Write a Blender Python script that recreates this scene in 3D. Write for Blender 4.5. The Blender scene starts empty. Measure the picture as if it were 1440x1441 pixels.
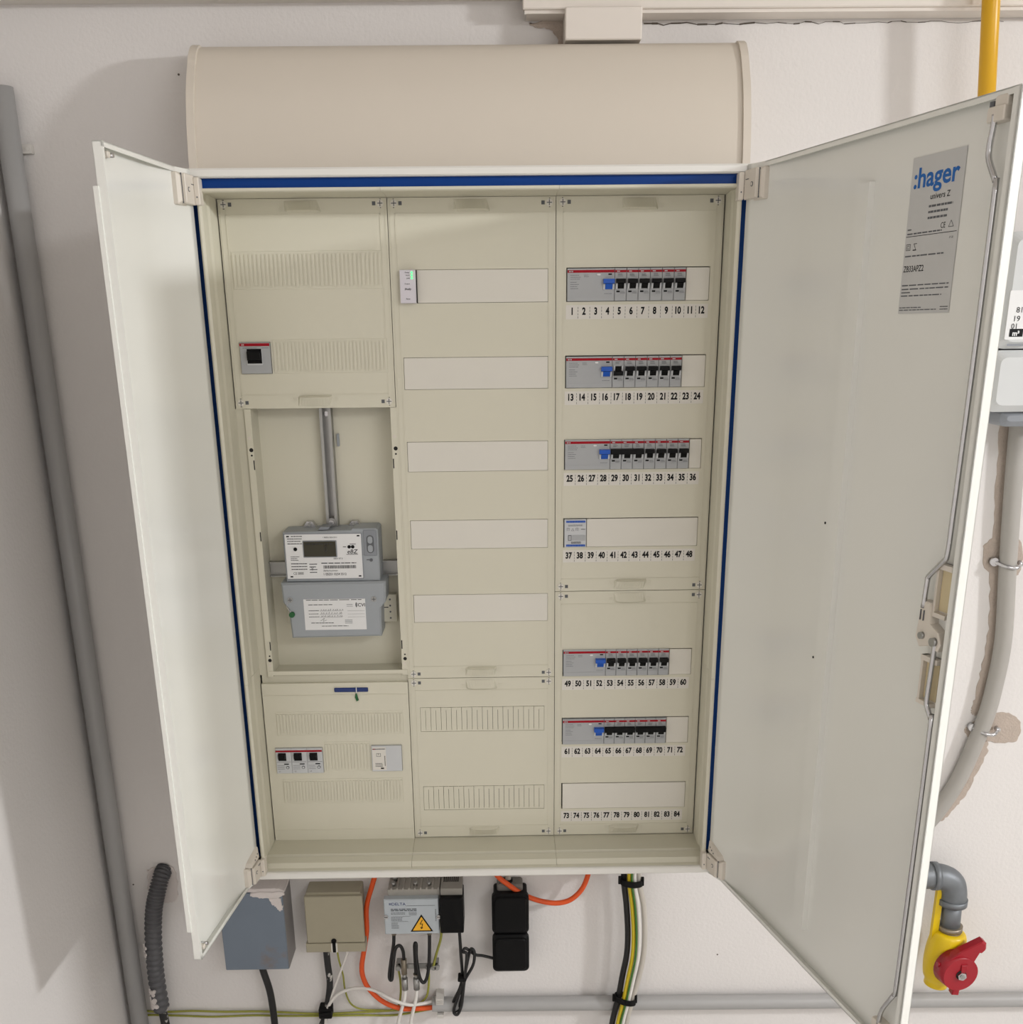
import bpy, math, random
from mathutils import Vector, Matrix

random.seed(7)
scene = bpy.context.scene
COL = scene.collection

# ------------------------------------------------------------------ camera
FPX = 1450.05                       # focal length in pixels of the 1440 px frame
cam_data = bpy.data.cameras.new('camera')
cam = bpy.data.objects.new('camera', cam_data)
COL.objects.link(cam)
scene.camera = cam
cam_data.sensor_fit = 'HORIZONTAL'
cam_data.sensor_width = 36.0
cam_data.lens = 36.0 * FPX / 1440.0
cam_data.shift_x = 0.0
cam_data.shift_y = 227.2 / 1440.0
cam_data.clip_start = 0.01
cam_data.clip_end = 50.0
RIGHT = Vector((0.99984578, -0.01438076, -0.01008019))
FWD = Vector((0.01044248, 0.948324, -0.31713175))
UP = Vector((0.01411988, 0.31697758, 0.94832792))
rot = Matrix((RIGHT, UP, -FWD)).transposed().to_4x4()
cam.matrix_world = Matrix.Translation((0.03327, -1.77601, 1.61442)) @ rot

# ------------------------------------------------------------------ light
world = bpy.data.worlds.new('room_ambient')
scene.world = world
world.use_nodes = True
world.node_tree.nodes['Background'].inputs[0].default_value = (1.0, 0.97, 0.93, 1)
world.node_tree.nodes['Background'].inputs[1].default_value = 0.3


def area_light(name, loc, target, sx, sy, power, color):
    l = bpy.data.lights.new(name, 'AREA')
    l.shape = 'RECTANGLE'
    l.size, l.size_y = sx, sy
    l.energy = power
    l.color = color
    o = bpy.data.objects.new(name, l)
    COL.objects.link(o)
    o.location = loc
    d = Vector(target) - Vector(loc)
    o.rotation_euler = d.to_track_quat('-Z', 'Y').to_euler()
    return o


# ceiling lamp to the right of the cabinet, and the second lamp behind the photographer
area_light('lamp_right', (3.10, -1.72, 2.22), (-0.6, -2.40, 0.2), 0.30, 0.10, 64.0, (0.975, 0.985, 1.0))
area_light('lamp_behind', (1.35, -2.70, 2.38), (0.90, -2.30, 0.0), 1.2, 0.15, 25.0, (0.975, 0.985, 1.0))

vs = scene.view_settings
vs.view_transform = 'Standard'
vs.look = 'None'
vs.exposure = -0.15
vs.gamma = 1.0
vs.use_curve_mapping = False


# ------------------------------------------------------------------ materials
def lin(c):
    c = c / 255.0
    return c / 12.92 if c <= 0.04045 else ((c + 0.055) / 1.055) ** 2.4


MATS = {}


def mat(name, rgb, rough=0.5, metal=0.0, var=0.04, vscale=30.0, bump=0.0, bscale=250.0, coat=0.0, spot=None, emit=0.0):
    if name in MATS:
        return MATS[name]
    m = bpy.data.materials.new(name)
    m.use_nodes = True
    nt = m.node_tree
    b = nt.nodes['Principled BSDF']
    col = [lin(c) for c in rgb]
    tc = nt.nodes.new('ShaderNodeTexCoord')
    nz = nt.nodes.new('ShaderNodeTexNoise')
    nz.inputs['Scale'].default_value = vscale
    nz.inputs['Detail'].default_value = 4.0
    nt.links.new(tc.outputs['Object'], nz.inputs['Vector'])
    mx = nt.nodes.new('ShaderNodeMix')
    mx.data_type = 'RGBA'
    mx.inputs[6].default_value = (*[max(0, c * (1 - var)) for c in col], 1)
    mx.inputs[7].default_value = (*[min(1, c * (1 + var)) for c in col], 1)
    nt.links.new(nz.outputs['Fac'], mx.inputs[0])
    out = mx.outputs[2]
    if spot:                      # patches of another colour (wear, paint, rust)
        srgb, sscale, lo, hi = spot
        n2 = nt.nodes.new('ShaderNodeTexNoise')
        n2.inputs['Scale'].default_value = sscale
        n2.inputs['Detail'].default_value = 6.0
        nt.links.new(tc.outputs['Object'], n2.inputs['Vector'])
        rp = nt.nodes.new('ShaderNodeValToRGB')
        rp.color_ramp.elements[0].position = lo
        rp.color_ramp.elements[1].position = hi
        nt.links.new(n2.outputs['Fac'], rp.inputs[0])
        m2 = nt.nodes.new('ShaderNodeMix')
        m2.data_type = 'RGBA'
        nt.links.new(rp.outputs[0], m2.inputs[0])
        nt.links.new(out, m2.inputs[6])
        m2.inputs[7].default_value = (*[lin(c) for c in srgb], 1)
        out = m2.outputs[2]
    nt.links.new(out, b.inputs['Base Color'])
    b.inputs['Roughness'].default_value = rough
    b.inputs['Metallic'].default_value = metal
    if coat:
        b.inputs['Coat Weight'].default_value = coat
        b.inputs['Coat Roughness'].default_value = 0.12
    if emit:
        b.inputs['Emission Color'].default_value = (*col, 1)
        b.inputs['Emission Strength'].default_value = emit
    if bump:
        n3 = nt.nodes.new('ShaderNodeTexNoise')
        n3.inputs['Scale'].default_value = bscale
        n3.inputs['Detail'].default_value = 3.0
        nt.links.new(tc.outputs['Object'], n3.inputs['Vector'])
        bp = nt.nodes.new('ShaderNodeBump')
        bp.inputs['Strength'].default_value = bump
        bp.inputs['Distance'].default_value = 0.002
        nt.links.new(n3.outputs['Fac'], bp.inputs['Height'])
        nt.links.new(bp.outputs['Normal'], b.inputs['Normal'])
    MATS[name] = m
    return m


M_WALL = mat('painted_plaster', (225, 221, 218), 0.85, var=0.025, vscale=3, bump=0.35, bscale=160)
M_CEIL = mat('ceiling_paint', (222, 216, 208), 0.9, var=0.03, vscale=4)
M_FLOOR = mat('grey_concrete', (204, 201, 196), 0.8, var=0.1, vscale=6, bump=0.3, bscale=60)
M_BEIGE = mat('beige_plastic', (219, 215, 197), 0.48, var=0.012, vscale=8)
M_BEIGE_D = mat('beige_steel', (210, 206, 188), 0.5, var=0.02, vscale=8)
M_WHITE = mat('white_enamel', (232, 230, 224), 0.32, var=0.012, vscale=5, coat=0.25)
M_DOOR = mat('door_enamel', (236, 236, 230), 0.26, var=0.015, vscale=4, coat=0.45)
M_HOOD = mat('hood_cream', (218, 209, 196), 0.5, var=0.015, vscale=6)
M_TRUNK = mat('trunking_pvc', (226, 218, 209), 0.45, var=0.015, vscale=6)
M_BLANK = mat('blank_strip', (226, 222, 212), 0.4, var=0.02, vscale=20)
M_BLUE = mat('blue_seal', (0, 58, 132), 0.4)
M_HINGE = mat('hinge_plastic', (222, 214, 202), 0.45, var=0.02)
M_GREY = mat('device_grey', (176, 178, 180), 0.45, var=0.02)
M_GREYL = mat('device_light_grey', (204, 206, 208), 0.45, var=0.02)
M_RED = mat('red_print', (164, 16, 34), 0.5)
M_BLACK = mat('black_plastic', (6, 6, 7), 0.55, var=0.1)
M_INK = mat('black_ink', (22, 22, 24), 0.6)
M_INKG = mat('grey_ink', (96, 98, 102), 0.6)
M_TOGB = mat('blue_toggle', (0, 84, 190), 0.4)
M_PAPER = mat('white_paper', (232, 232, 232), 0.6, var=0.01)
M_PAPER2 = mat('label_paper', (226, 222, 214), 0.6, var=0.01)
M_SILVER = mat('silver_sticker', (202, 202, 200), 0.45, var=0.02)
M_HBLUE = mat('blue_print', (8, 98, 178), 0.5)
M_ZINC = mat('zinc_plate', (168, 168, 166), 0.38, metal=0.85, var=0.08, vscale=60)
M_CHROME = mat('chrome_rod', (200, 200, 202), 0.22, metal=1.0)
M_METER = mat('meter_grey', (160, 165, 170), 0.5, var=0.02)
M_METERD = mat('meter_grey_dark', (138, 142, 148), 0.5, var=0.02)
M_LCD = mat('display_olive', (50, 47, 28), 0.25)
M_LCDI = mat('display_digit', (16, 14, 6), 0.4)
M_MONO = mat('monitor_white', (222, 218, 226), 0.45, var=0.01)
M_LED = mat('led_green', (70, 255, 120), 0.4, emit=2.5)
M_GREEN = mat('green_seal', (20, 92, 44), 0.45)
M_SEALB = mat('blue_tab', (30, 52, 112), 0.45)
M_BOXBL = mat('blue_grey_enamel', (112, 123, 136), 0.45, var=0.06, vscale=20, spot=((124, 104, 92), 9.0, 0.62, 0.72))
M_BOXSD = mat('box_side', (142, 138, 136), 0.6, var=0.08, vscale=30)
M_JBOX = mat('junction_beige', (162, 155, 134), 0.55, var=0.03, vscale=40)
M_ALU = mat('amp_cast_metal', (190, 198, 204), 0.4, metal=0.35, var=0.05, vscale=50)
M_ALUD = mat('amp_cast_back', (172, 168, 160), 0.45, metal=0.4, var=0.06, vscale=50)
M_YEL = mat('warning_yellow', (245, 184, 44), 0.5)
M_ORANGE = mat('orange_cable', (222, 84, 26), 0.5, var=0.03)
M_CWHITE = mat('white_cable', (222, 218, 212), 0.5, var=0.02)
M_CGREY = mat('grey_cable', (190, 184, 174), 0.5, var=0.03)
M_CBLACK = mat('black_cable', (20, 20, 21), 0.45, var=0.1)
M_CPAINT = mat('paint_flecked_cable', (24, 24, 25), 0.5, var=0.1, spot=((200, 196, 190), 55.0, 0.60, 0.66))
M_CYEL = mat('yellow_wire', (206, 182, 30), 0.5, var=0.04)
M_CGRN = mat('green_wire', (58, 110, 40), 0.5, var=0.06)
M_OLIVE = mat('green_yellow_wire', (150, 150, 62), 0.5, var=0.15, vscale=120)
M_PVC = mat('grey_pvc_pipe', (166, 165, 164), 0.38, var=0.03, vscale=15)
M_PVC2 = mat('dusty_pvc_pipe', (168, 164, 158), 0.55, var=0.06, vscale=25)
M_CLIP = mat('clip_plastic', (206, 202, 196), 0.5)
M_CORR = mat('corrugated_black', (84, 84, 87), 0.5, var=0.25, vscale=80, spot=((196, 190, 184), 26.0, 0.66, 0.72))
M_PLAST = mat('bare_plaster', (186, 172, 160), 0.95, var=0.12, vscale=60, bump=0.8, bscale=300)
M_PLASTW = mat('white_filler', (214, 206, 202), 0.95, var=0.05, vscale=60, bump=0.9, bscale=120)
M_CRACK = mat('crack_shadow', (96, 88, 80), 0.95, var=0.2, vscale=90)
M_GASY = mat('gas_yellow', (216, 164, 6), 0.35, var=0.03)
M_GASB = mat('valve_yellow', (226, 192, 14), 0.35, var=0.03)
M_GASR = mat('handle_red', (156, 12, 32), 0.35, var=0.05)
M_GALV = mat('galvanised_iron', (122, 126, 130), 0.5, metal=0.55, var=0.22, vscale=45)
M_NUT = mat('bronze_ring', (146, 136, 120), 0.45, metal=0.6, var=0.1)
M_GMET = mat('gas_meter_grey', (206, 208, 208), 0.5, var=0.02)
M_HOLE = mat('hole_dark', (30, 28, 26), 0.8)
for m_ in (M_BLACK, M_BLUE, M_INK, M_RED):
    m_.node_tree.nodes['Principled BSDF'].inputs['Specular IOR Level'].default_value = 0.2


# ------------------------------------------------------------------ geometry builder
_text_cache = {}


def text_mesh(s, bold):
    key = (s, bold)
    if key not in _text_cache:
        cu = bpy.data.curves.new('glyphs', 'FONT')
        cu.body = s
        cu.size = 1.0
        cu.offset = bold
        cu.resolution_u = 3
        o = bpy.data.objects.new('glyphs', cu)
        COL.objects.link(o)
        dg = bpy.context.evaluated_depsgraph_get()
        me = bpy.data.meshes.new_from_object(o.evaluated_get(dg))
        vs_ = [(v.co.x, v.co.y) for v in me.vertices]
        fs = [tuple(p.vertices) for p in me.polygons]
        bpy.data.objects.remove(o)
        bpy.data.curves.remove(cu)
        bpy.data.meshes.remove(me)
        _text_cache[key] = (vs_, fs)
    return _text_cache[key]


CAP = 0.729


def catmull(pts, sub):
    P = [Vector(p) for p in pts]
    if sub <= 1 or len(P) < 3:
        return P
    out = []
    for i in range(len(P) - 1):
        p0 = P[max(i - 1, 0)]
        p1, p2 = P[i], P[i + 1]
        p3 = P[min(i + 2, len(P) - 1)]
        for k in range(sub):
            t = k / sub
            out.append(0.5 * ((2 * p1) + (p2 - p0) * t + (2 * p0 - 5 * p1 + 4 * p2 - p3) * t * t
                              + (3 * p1 - p0 - 3 * p2 + p3) * t ** 3))
    out.append(P[-1])
    return out


class G:
    """collects geometry of one part; the picture's front is -y"""

    def __init__(s):
        s.v, s.f, s.m, s.sm, s.mats = [], [], [], [], []

    def mi(s, m):
        if m not in s.mats:
            s.mats.append(m)
        return s.mats.index(m)

    def add(s, verts, faces, m, smooth=False):
        o = len(s.v)
        s.v += [tuple(p) for p in verts]
        k = s.mi(m)
        for f in faces:
            s.f.append(tuple(i + o for i in f))
            s.m.append(k)
            s.sm.append(smooth)
        return s

    def box(s, x0, x1, y0, y1, z0, z1, m):
        v = [(x, y, z) for z in (z0, z1) for y in (y0, y1) for x in (x0, x1)]
        return s.add(v, [(0, 2, 3, 1), (4, 5, 7, 6), (0, 1, 5, 4), (2, 6, 7, 3), (0, 4, 6, 2), (1, 3, 7, 5)], m)

    def plate(s, x0, x1, z0, z1, yb, yf, m, r=0.0, ch=0.0, n=4):
        """rounded rectangle in xz, from yb at the back to yf at the front, front edge chamfered"""
        pts = []
        r = min(r, (x1 - x0) / 2 - 1e-6, (z1 - z0) / 2 - 1e-6)
        for cx, cz, a0 in ((x1 - r, z1 - r, 0), (x0 + r, z1 - r, 90), (x0 + r, z0 + r, 180), (x1 - r, z0 + r, 270)):
            if r <= 0:
                pts.append((cx, cz))
            else:
                for k in range(n + 1):
                    a = math.radians(a0 + 90 * k / n)
                    pts.append((cx + r * math.cos(a), cz + r * math.sin(a)))
        return s.poly(pts, yb, yf, m, ch)

    def poly(s, pts, yb, yf, m, ch=0.0):
        """extrude an anticlockwise xz outline from yb to yf (front)"""
        n = len(pts)
        cx = sum(p[0] for p in pts) / n
        cz = sum(p[1] for p in pts) / n
        w = max(p[0] for p in pts) - min(p[0] for p in pts)
        h = max(p[1] for p in pts) - min(p[1] for p in pts)
        rings = [[(x, yb, z) for x, z in pts]]
        if ch > 0:
            rings.append([(x, yf + ch, z) for x, z in pts])
            kx, kz = 1 - 2 * ch / max(w, 1e-5), 1 - 2 * ch / max(h, 1e-5)
            mx, mz = (max(p[0] for p in pts) + min(p[0] for p in pts)) / 2, (max(p[1] for p in pts) + min(p[1] for p in pts)) / 2
            rings.append([(mx + (x - mx) * kx, yf, mz + (z - mz) * kz) for x, z in pts])
        else:
            rings.append([(x, yf, z) for x, z in pts])
        v = [p for rg in rings for p in rg]
        f = []
        for k in range(len(rings) - 1):
            for i in range(n):
                j = (i + 1) % n
                f.append((k * n + i, k * n + n + i, k * n + n + j, k * n + j))
        f.append(tuple((len(rings) - 1) * n + i for i in range(n)))
        f.append(tuple(reversed(range(n))))
        return s.add(v, f, m)

    def quad(s, x0, x1, z0, z1, y, m):
        return s.add([(x0, y, z0), (x1, y, z0), (x1, y, z1), (x0, y, z1)], [(0, 1, 2, 3)], m)

    def bar(s, xa, za, xb, zb, w, y, m):
        """a flat printed stroke"""
        d = Vector((xb - xa, zb - za))
        n = Vector((-d.y, d.x)).normalized() * (w / 2)
        return s.add([(xa - n.x, y, za - n.y), (xb - n.x, y, zb - n.y), (xb + n.x, y, zb + n.y), (xa + n.x, y, za + n.y)],
                     [(0, 1, 2, 3)], m)

    def text(s, t, x, z, h, y, m, align='c', sx=1.0, bold=0.0, shear=0.0):
        vs_, fs = text_mesh(t, bold)
        if not vs_:
            return s
        k = h / CAP
        xs = [p[0] for p in vs_]
        lo, hi = min(xs), max(xs)
        ox = {'l': lo, 'c': (lo + hi) / 2, 'r': hi}[align]
        return s.add([(x + (px - ox) * k * sx + py * k * shear, y, z + py * k - h / 2) for px, py in vs_], fs, m)

    def lines(s, x0, x1, z, h, y, m, n, gap, jag=0.3):
        """rows of unreadably small print"""
        for i in range(n):
            w = (x1 - x0) * (1 - jag * random.random())
            x = x0
            zz = z - i * gap
            while x < x0 + w:
                ww = (x1 - x0) * random.uniform(0.08, 0.22)
                s.quad(x, min(x + ww * 0.86, x1), zz - h / 2, zz + h / 2, y, m)
                x += ww
        return s

    def cyl(s, p0, p1, r0, m, n=16, r1=None, cap=True, smooth=True):
        p0, p1 = Vector(p0), Vector(p1)
        r1 = r0 if r1 is None else r1
        d = (p1 - p0).normalized()
        a = d.orthogonal().normalized()
        b = d.cross(a)
        v = []
        for p, r in ((p0, r0), (p1, r1)):
            for k in range(n):
                t = 2 * math.pi * k / n
                v.append(p + a * (r * math.cos(t)) + b * (r * math.sin(t)))
        s.add(v, [(i, (i + 1) % n, n + (i + 1) % n, n + i) for i in range(n)], m, smooth)
        if cap:
            s.add(v[:n], [tuple(reversed(range(n)))], m)
            s.add(v[n:], [tuple(range(n))], m)
        return s

    def tube(s, pts, r, m, n=10, sub=6, cap=True):
        """round tube; r is a number or a function of 0..1"""
        P = catmull(pts, sub)
        rf = r if callable(r) else (lambda t: r)
        v = []
        ref = None
        for i, p in enumerate(P):
            d = (P[min(i + 1, len(P) - 1)] - P[max(i - 1, 0)]).normalized()
            a = d.orthogonal().normalized() if ref is None else (ref - d * ref.dot(d)).normalized()
            ref = a
            b = d.cross(a)
            rr = rf(i / (len(P) - 1))
            for k in range(n):
                t = 2 * math.pi * k / n
                v.append(p + a * (rr * math.cos(t)) + b * (rr * math.sin(t)))
        f = [(i * n + k, i * n + (k + 1) % n, (i + 1) * n + (k + 1) % n, (i + 1) * n + k)
             for i in range(len(P) - 1) for k in range(n)]
        s.add(v, f, m, True)
        if cap:
            s.add(v[:n], [tuple(reversed(range(n)))], m)
            s.add(v[-n:], [tuple(range(n))], m)
        return s

    def extrude_x(s, prof, x0, x1, m, smooth=False, closed=True):
        """profile of (y, z) swept from x0 to x1"""
        n = len(prof)
        v = [(x0, y, z) for y, z in prof] + [(x1, y, z) for y, z in prof]
        f = [(i, (i + 1) % n, n + (i + 1) % n, n + i) for i in range(n if closed else n - 1)]
        s.add(v, f, m, smooth)
        if closed:
            s.add(v[:n], [tuple(reversed(range(n)))], m)
            s.add(v[n:], [tuple(range(n))], m)
        return s

    def extrude_z(s, prof, z0, z1, m, smooth=False):
        n = len(prof)
        v = [(x, y, z0) for x, y in prof] + [(x, y, z1) for x, y in prof]
        s.add(v, [(i, (i + 1) % n, n + (i + 1) % n, n + i) for i in range(n)], m, smooth)
        s.add(v[:n], [tuple(reversed(range(n)))], m)
        s.add(v[n:], [tuple(range(n))], m)
        return s

    def build(s, name, parent=None, label=None, cat=None, group=None, kind=None, local=False, loc=None):
        me = bpy.data.meshes.new(name)
        off = Vector((0, 0, 0)) if (local or parent is None) else world_loc(parent)
        org = Vector(loc) if loc is not None else Vector((0, 0, 0))
        me.from_pydata([tuple(Vector(p) - off - org) for p in s.v], [], s.f)
        for m in s.mats:
            me.materials.append(m)
        for p, k, sm in zip(me.polygons, s.m, s.sm):
            p.material_index = k
            p.use_smooth = sm
        me.update()
        import bmesh
        bm = bmesh.new()
        bm.from_mesh(me)
        bmesh.ops.remove_doubles(bm, verts=bm.verts, dist=1e-7)
        solid = [f for f in bm.faces if all(not e.is_boundary for e in f.edges)]
        bmesh.ops.recalc_face_normals(bm, faces=solid)
        bm.to_mesh(me)
        bm.free()
        o = bpy.data.objects.new(name, me)
        COL.objects.link(o)
        o.location = org
        o.parent = parent
        tag(o, label, cat, group, kind)
        return o


def world_loc(o):
    p = Vector((0, 0, 0))
    while o is not None:
        p = p + o.location
        o = o.parent
    return p


def tag(o, label=None, cat=None, group=None, kind=None):
    if label:
        o['label'] = label
    if cat:
        o['category'] = cat
    if group:
        o['group'] = group
    if kind:
        o['kind'] = kind


def thing(name, label, cat, loc, group=None):
    o = bpy.data.objects.new(name, None)
    COL.objects.link(o)
    o.empty_display_size = 0.05
    o.location = loc
    tag(o, label, cat, group)
    return o


def copy_tree(o, parent=None):
    c = o.copy()
    COL.objects.link(c)
    c.parent = parent
    for ch in list(o.children):
        copy_tree(ch, c)
    return c


# ------------------------------------------------------------------ the room
XL, XR, YF, ZC = -0.729, 3.80, -3.40, 2.42
wall_back = G().box(XL - 0.1, XR + 0.1, 0, 0.12, -0.1, ZC + 0.1, M_WALL).build('wall_back', kind='structure', label='white plastered wall behind the open cabinet')
G().box(XL - 0.1, XL, YF, 0, -0.1, ZC + 0.1, M_WALL).build('wall_left', kind='structure', label='white side wall meeting the back wall beside the grey pipe')
G().box(XR, XR + 0.1, YF, 0, -0.1, ZC + 0.1, M_WALL).build('wall_right', kind='structure', label='white side wall beyond the gas meter')
G().box(XL - 0.1, XR + 0.1, YF - 0.1, YF, -0.1, ZC + 0.1, M_WALL).build('wall_front', kind='structure', label='white wall facing the cabinet')
G().box(XL, XR, YF, 0, -0.1, 0, M_FLOOR).build('floor', kind='structure', label='pale grey concrete floor of the room')
G().box(XL, XR, YF, 0, ZC, ZC + 0.1, M_CEIL).build('ceiling', kind='structure', label='painted ceiling of the room')
G().box(XL, 0.078, -0.045, 0.0, 2.078, ZC, M_CEIL).build('trim_1', kind='structure', label='shallow plastered beam along the top of the wall')


def blob(pts, depth, m, name, parent, jag=0.003, sub=6, y0=-0.0002):
    """irregular patch standing a little proud of the wall"""
    P = [(p.x, p.y) for p in catmull([(x, z, 0) for x, z in pts + [pts[0]]], sub)][:-1]
    P = [(x + random.uniform(-jag, jag), z + random.uniform(-jag, jag)) for x, z in P]
    area = sum(P[i][0] * P[(i + 1) % len(P)][1] - P[(i + 1) % len(P)][0] * P[i][1] for i in range(len(P)))
    if area < 0:
        P.reverse()
    return G().poly(P, y0 + 0.004, y0 - depth, m, ch=min(depth * 0.6, 0.002)).build(name, parent)


# plaster scars and cracks on the back wall
blob([(0.090, 2.050), (0.150, 2.051), (0.150, 1.995), (0.131, 2.000), (0.133, 2.025), (0.122, 2.040), (0.100, 2.043)], 0.002, M_PLAST, 'plaster_scar', wall_back, 0.002)
blob([(0.945, 0.930), (0.975, 0.929), (0.996, 0.915), (1.001, 0.885), (0.990, 0.871), (0.940, 0.873), (0.905, 0.882), (0.90, 0.905)], 0.0015, M_PLAST, 'plaster_scar', wall_back, 0.0015)
blob([(0.885, 1.245), (0.905, 1.262), (0.95, 1.25), (0.955, 1.195), (0.93, 1.188), (0.892, 1.205)], 0.0015, M_PLAST, 'plaster_scar', wall_back, 0.0015)
blob([(0.884, 1.46), (0.895, 1.30), (0.903, 1.20), (0.914, 1.08), (0.909, 0.98), (0.905, 0.93), (0.925, 0.96), (0.930, 1.2), (0.912, 1.46)], 0.001, M_PLAST, 'plaster_scar', wall_back, 0.0022, 10)
blob([(0.925, 0.905), (0.945, 0.86), (0.932, 0.81), (0.915, 0.765), (0.885, 0.72), (0.87, 0.715), (0.89, 0.78), (0.91, 0.84)], 0.0015, M_PLAST, 'plaster_scar', wall_back, 0.0028, 8)
blob([(-0.655, 0.632), (-0.615, 0.640), (-0.600, 0.622), (-0.604, 0.570), (-0.622, 0.560), (-0.655, 0.575)], 0.003, M_PLASTW, 'plaster_scar', wall_back, 0.002)
blob([(-0.300, 0.640), (-0.270, 0.642), (-0.262, 0.628), (-0.285, 0.620), (-0.302, 0.626)], 0.0012, M_PLASTW, 'plaster_scar', wall_back, 0.001)
g = G()
x, z = 0.262, 2.0475
while x < 0.80:
    x2, z2 = x + random.uniform(0.006, 0.018), 2.0472 + random.uniform(-0.0022, 0.0015)
    w = max(0.0003, 0.0010 * (1 - (x - 0.26) / 0.55) + random.uniform(-0.0004, 0.0004))
    g.add([(x, -0.0006, z - w), (x2, -0.0006, z2 - w), (x2, -0.0006, z2 + w), (x, -0.0006, z + w)], [(0, 1, 2, 3)], M_CRACK)
    x, z = x2, z2
g.build('plaster_crack', wall_back)
g = G()
for px_, pz_ in ((-0.442, 1.985), (-0.685, 0.60), (0.62, 1.90), (0.70, 1.86), (1.03, 0.79), (0.46, 0.42)):
    g.cyl((px_, 0.001, pz_), (px_, -0.0008, pz_), 0.0016, M_CRACK, n=8)
g.build('nail_hole', wall_back)

# ------------------------------------------------------------------ trunking above
t = thing('cable_trunking', 'white cable trunking running along the wall above the cream hood', 'trunking', (0.08, 0, 2.05))
G().box(0.0825, 3.78, -0.040, -0.0020, 2.0515, 2.155, M_TRUNK).build('base', t)
G().plate(0.079, 3.79, 2.0560, 2.160, -0.037, -0.046, M_TRUNK, ch=0.0015).build('cover', t)
g = G()
for k in range(4):
    g.box(0.0815 + k * 0.0008, 0.0823 + k * 0.0008, -0.0405 + k * .001, -0.006, 2.0508, 2.0552, M_CLIP)
g.build('end_cap', t)
G().plate(0.1405, 0.2530, 2.0145, 2.0570, -0.004, -0.054, M_TRUNK, r=0.002, ch=0.0015).build('branch_duct', t)

# ------------------------------------------------------------------ hood on top of the cabinet
t = thing('cabinet_hood', 'curved cream hood sitting on top of the open cabinet', 'hood', (0, 0, 1.828))
prof = [(-0.134, 1.8285), (-0.1325, 1.850), (-0.128, 1.880), (-0.121, 1.910), (-0.111, 1.940), (-0.097, 1.966), (-0.082, 1.988), (-0.066, 2.003), (-0.050, 2.010), (-0.001, 2.010), (-0.001, 1.8285)]
sm = [tuple(p[:2]) for p in catmull([(a, b, 0) for a, b in prof[:9]], 4)] + prof[9:]
g = G()
n = len(sm)
g.add([(-0.393, y, z) for y, z in sm] + [(0.393, y, z) for y, z in sm], [(i, i + 1, n + i + 1, n + i) for i in range(n - 3)], M_HOOD, True)
g.add([(-0.393, y, z) for y, z in sm[-3:]] + [(0.393, y, z) for y, z in sm[-3:]], [(0, 1, 4, 3), (1, 2, 5, 4)], M_HOOD)
g.build('shell', t)
for sgn in (-1, 1):
    g = G()
    cap = [(y - 0.0045 if y < -0.04 else y, z + (0.0015 if z > 1.98 else 0)) for y, z in sm]
    g.extrude_x(cap, sgn * 0.3925, sgn * 0.4035, M_HOOD)
    g.build('end_cap', t)

# ------------------------------------------------------------------ the cabinet
YC = -0.111                                     # plane of the covers
cab = thing('distribution_cabinet', 'large beige electrical cabinet with both white doors open', 'cabinet', (0, 0, 0.722))
g = G()
g.box(-0.400, 0.400, -0.004, 0.0, 0.722, 1.828, M_WHITE)
for sx in (-1, 1):
    g.box(*sorted((sx * 0.4, sx * 0.397)), -0.190, -0.004, 0.722, 1.828, M_WHITE)
g.box(-0.397, 0.397, -0.190, -0.004, 0.722, 0.725, M_WHITE)
g.box(-0.397, 0.397, -0.190, -0.004, 1.825, 1.828, M_WHITE)
g.build('body', cab)
g = G()
g.extrude_x([(-0.190, 1.8165), (-0.203, 1.8165), (-0.2055, 1.8185), (-0.2055, 1.826), (-0.2035, 1.8285), (-0.190, 1.8285)], -0.401, 0.401, M_WHITE)
g.build('top_rail', cab)
g = G()
g.extrude_x([(-0.186, 0.7215), (-0.2035, 0.7215), (-0.2055, 0.7235), (-0.2055, 0.7325), (-0.2035, 0.7345), (-0.186, 0.7345)], -0.390, 0.401, M_WHITE)
g.build('bottom_rail', cab)
g = G()
g.box(-0.386, 0.386, -0.1945, -0.188, 1.8035, 1.8168, M_BLUE)
for sx in (-1, 1):
    g.box(*sorted((sx * 0.396, sx * 0.381)), -0.1650, -0.158, 0.745, 1.8035, M_BLUE)
g.build('seal_band', cab, label='dark blue seal band around the opening')
# inner trim between the front edge and the covers
for k in range(3):
    a, b = -0.379 + 0.2527 * k, -0.379 + 0.2527 * (k + 1)
    if k == 0:
        b = -0.1252
    elif k == 1:
        a, b = -0.1248, 0.1248
    else:
        a, b = 0.1252, 0.379
    G().extrude_x([(-0.108, 1.8000), (-0.150, 1.8010), (-0.186, 1.8000), (-0.189, 1.7985), (-0.199, 1.7985), (-0.201, 1.8000), (-0.201, 1.8035), (-0.108, 1.8060)], a, b, M_BEIGE_D).build('inner_trim', cab)
    G().extrude_x([(-0.106, 0.7490), (-0.106, 0.738), (-0.197, 0.730), (-0.199, 0.7345), (-0.193, 0.7365), (-0.188, 0.7440), (-0.173, 0.7475), (-0.1705, 0.7445), (-0.1675, 0.7445), (-0.165, 0.7485)], a, b, M_BEIGE_D).build('inner_trim', cab)
for sx in (-1, 1):
    for z0, z1 in ((0.7420, 1.0745), (1.0750, 1.8010)):
        pr = [(0.3765, -0.106), (0.3765, -0.150), (0.3785, -0.158), (0.3775, -0.190), (0.3735, -0.193), (0.3735, -0.2045), (0.3775, -0.2055), (0.3800, -0.2035), (0.3815, -0.106)]
        G().extrude_z([(sx * x, y) for x, y in pr], z0, z1, M_BEIGE).build('inner_trim', cab)

SCREW = {}


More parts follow.
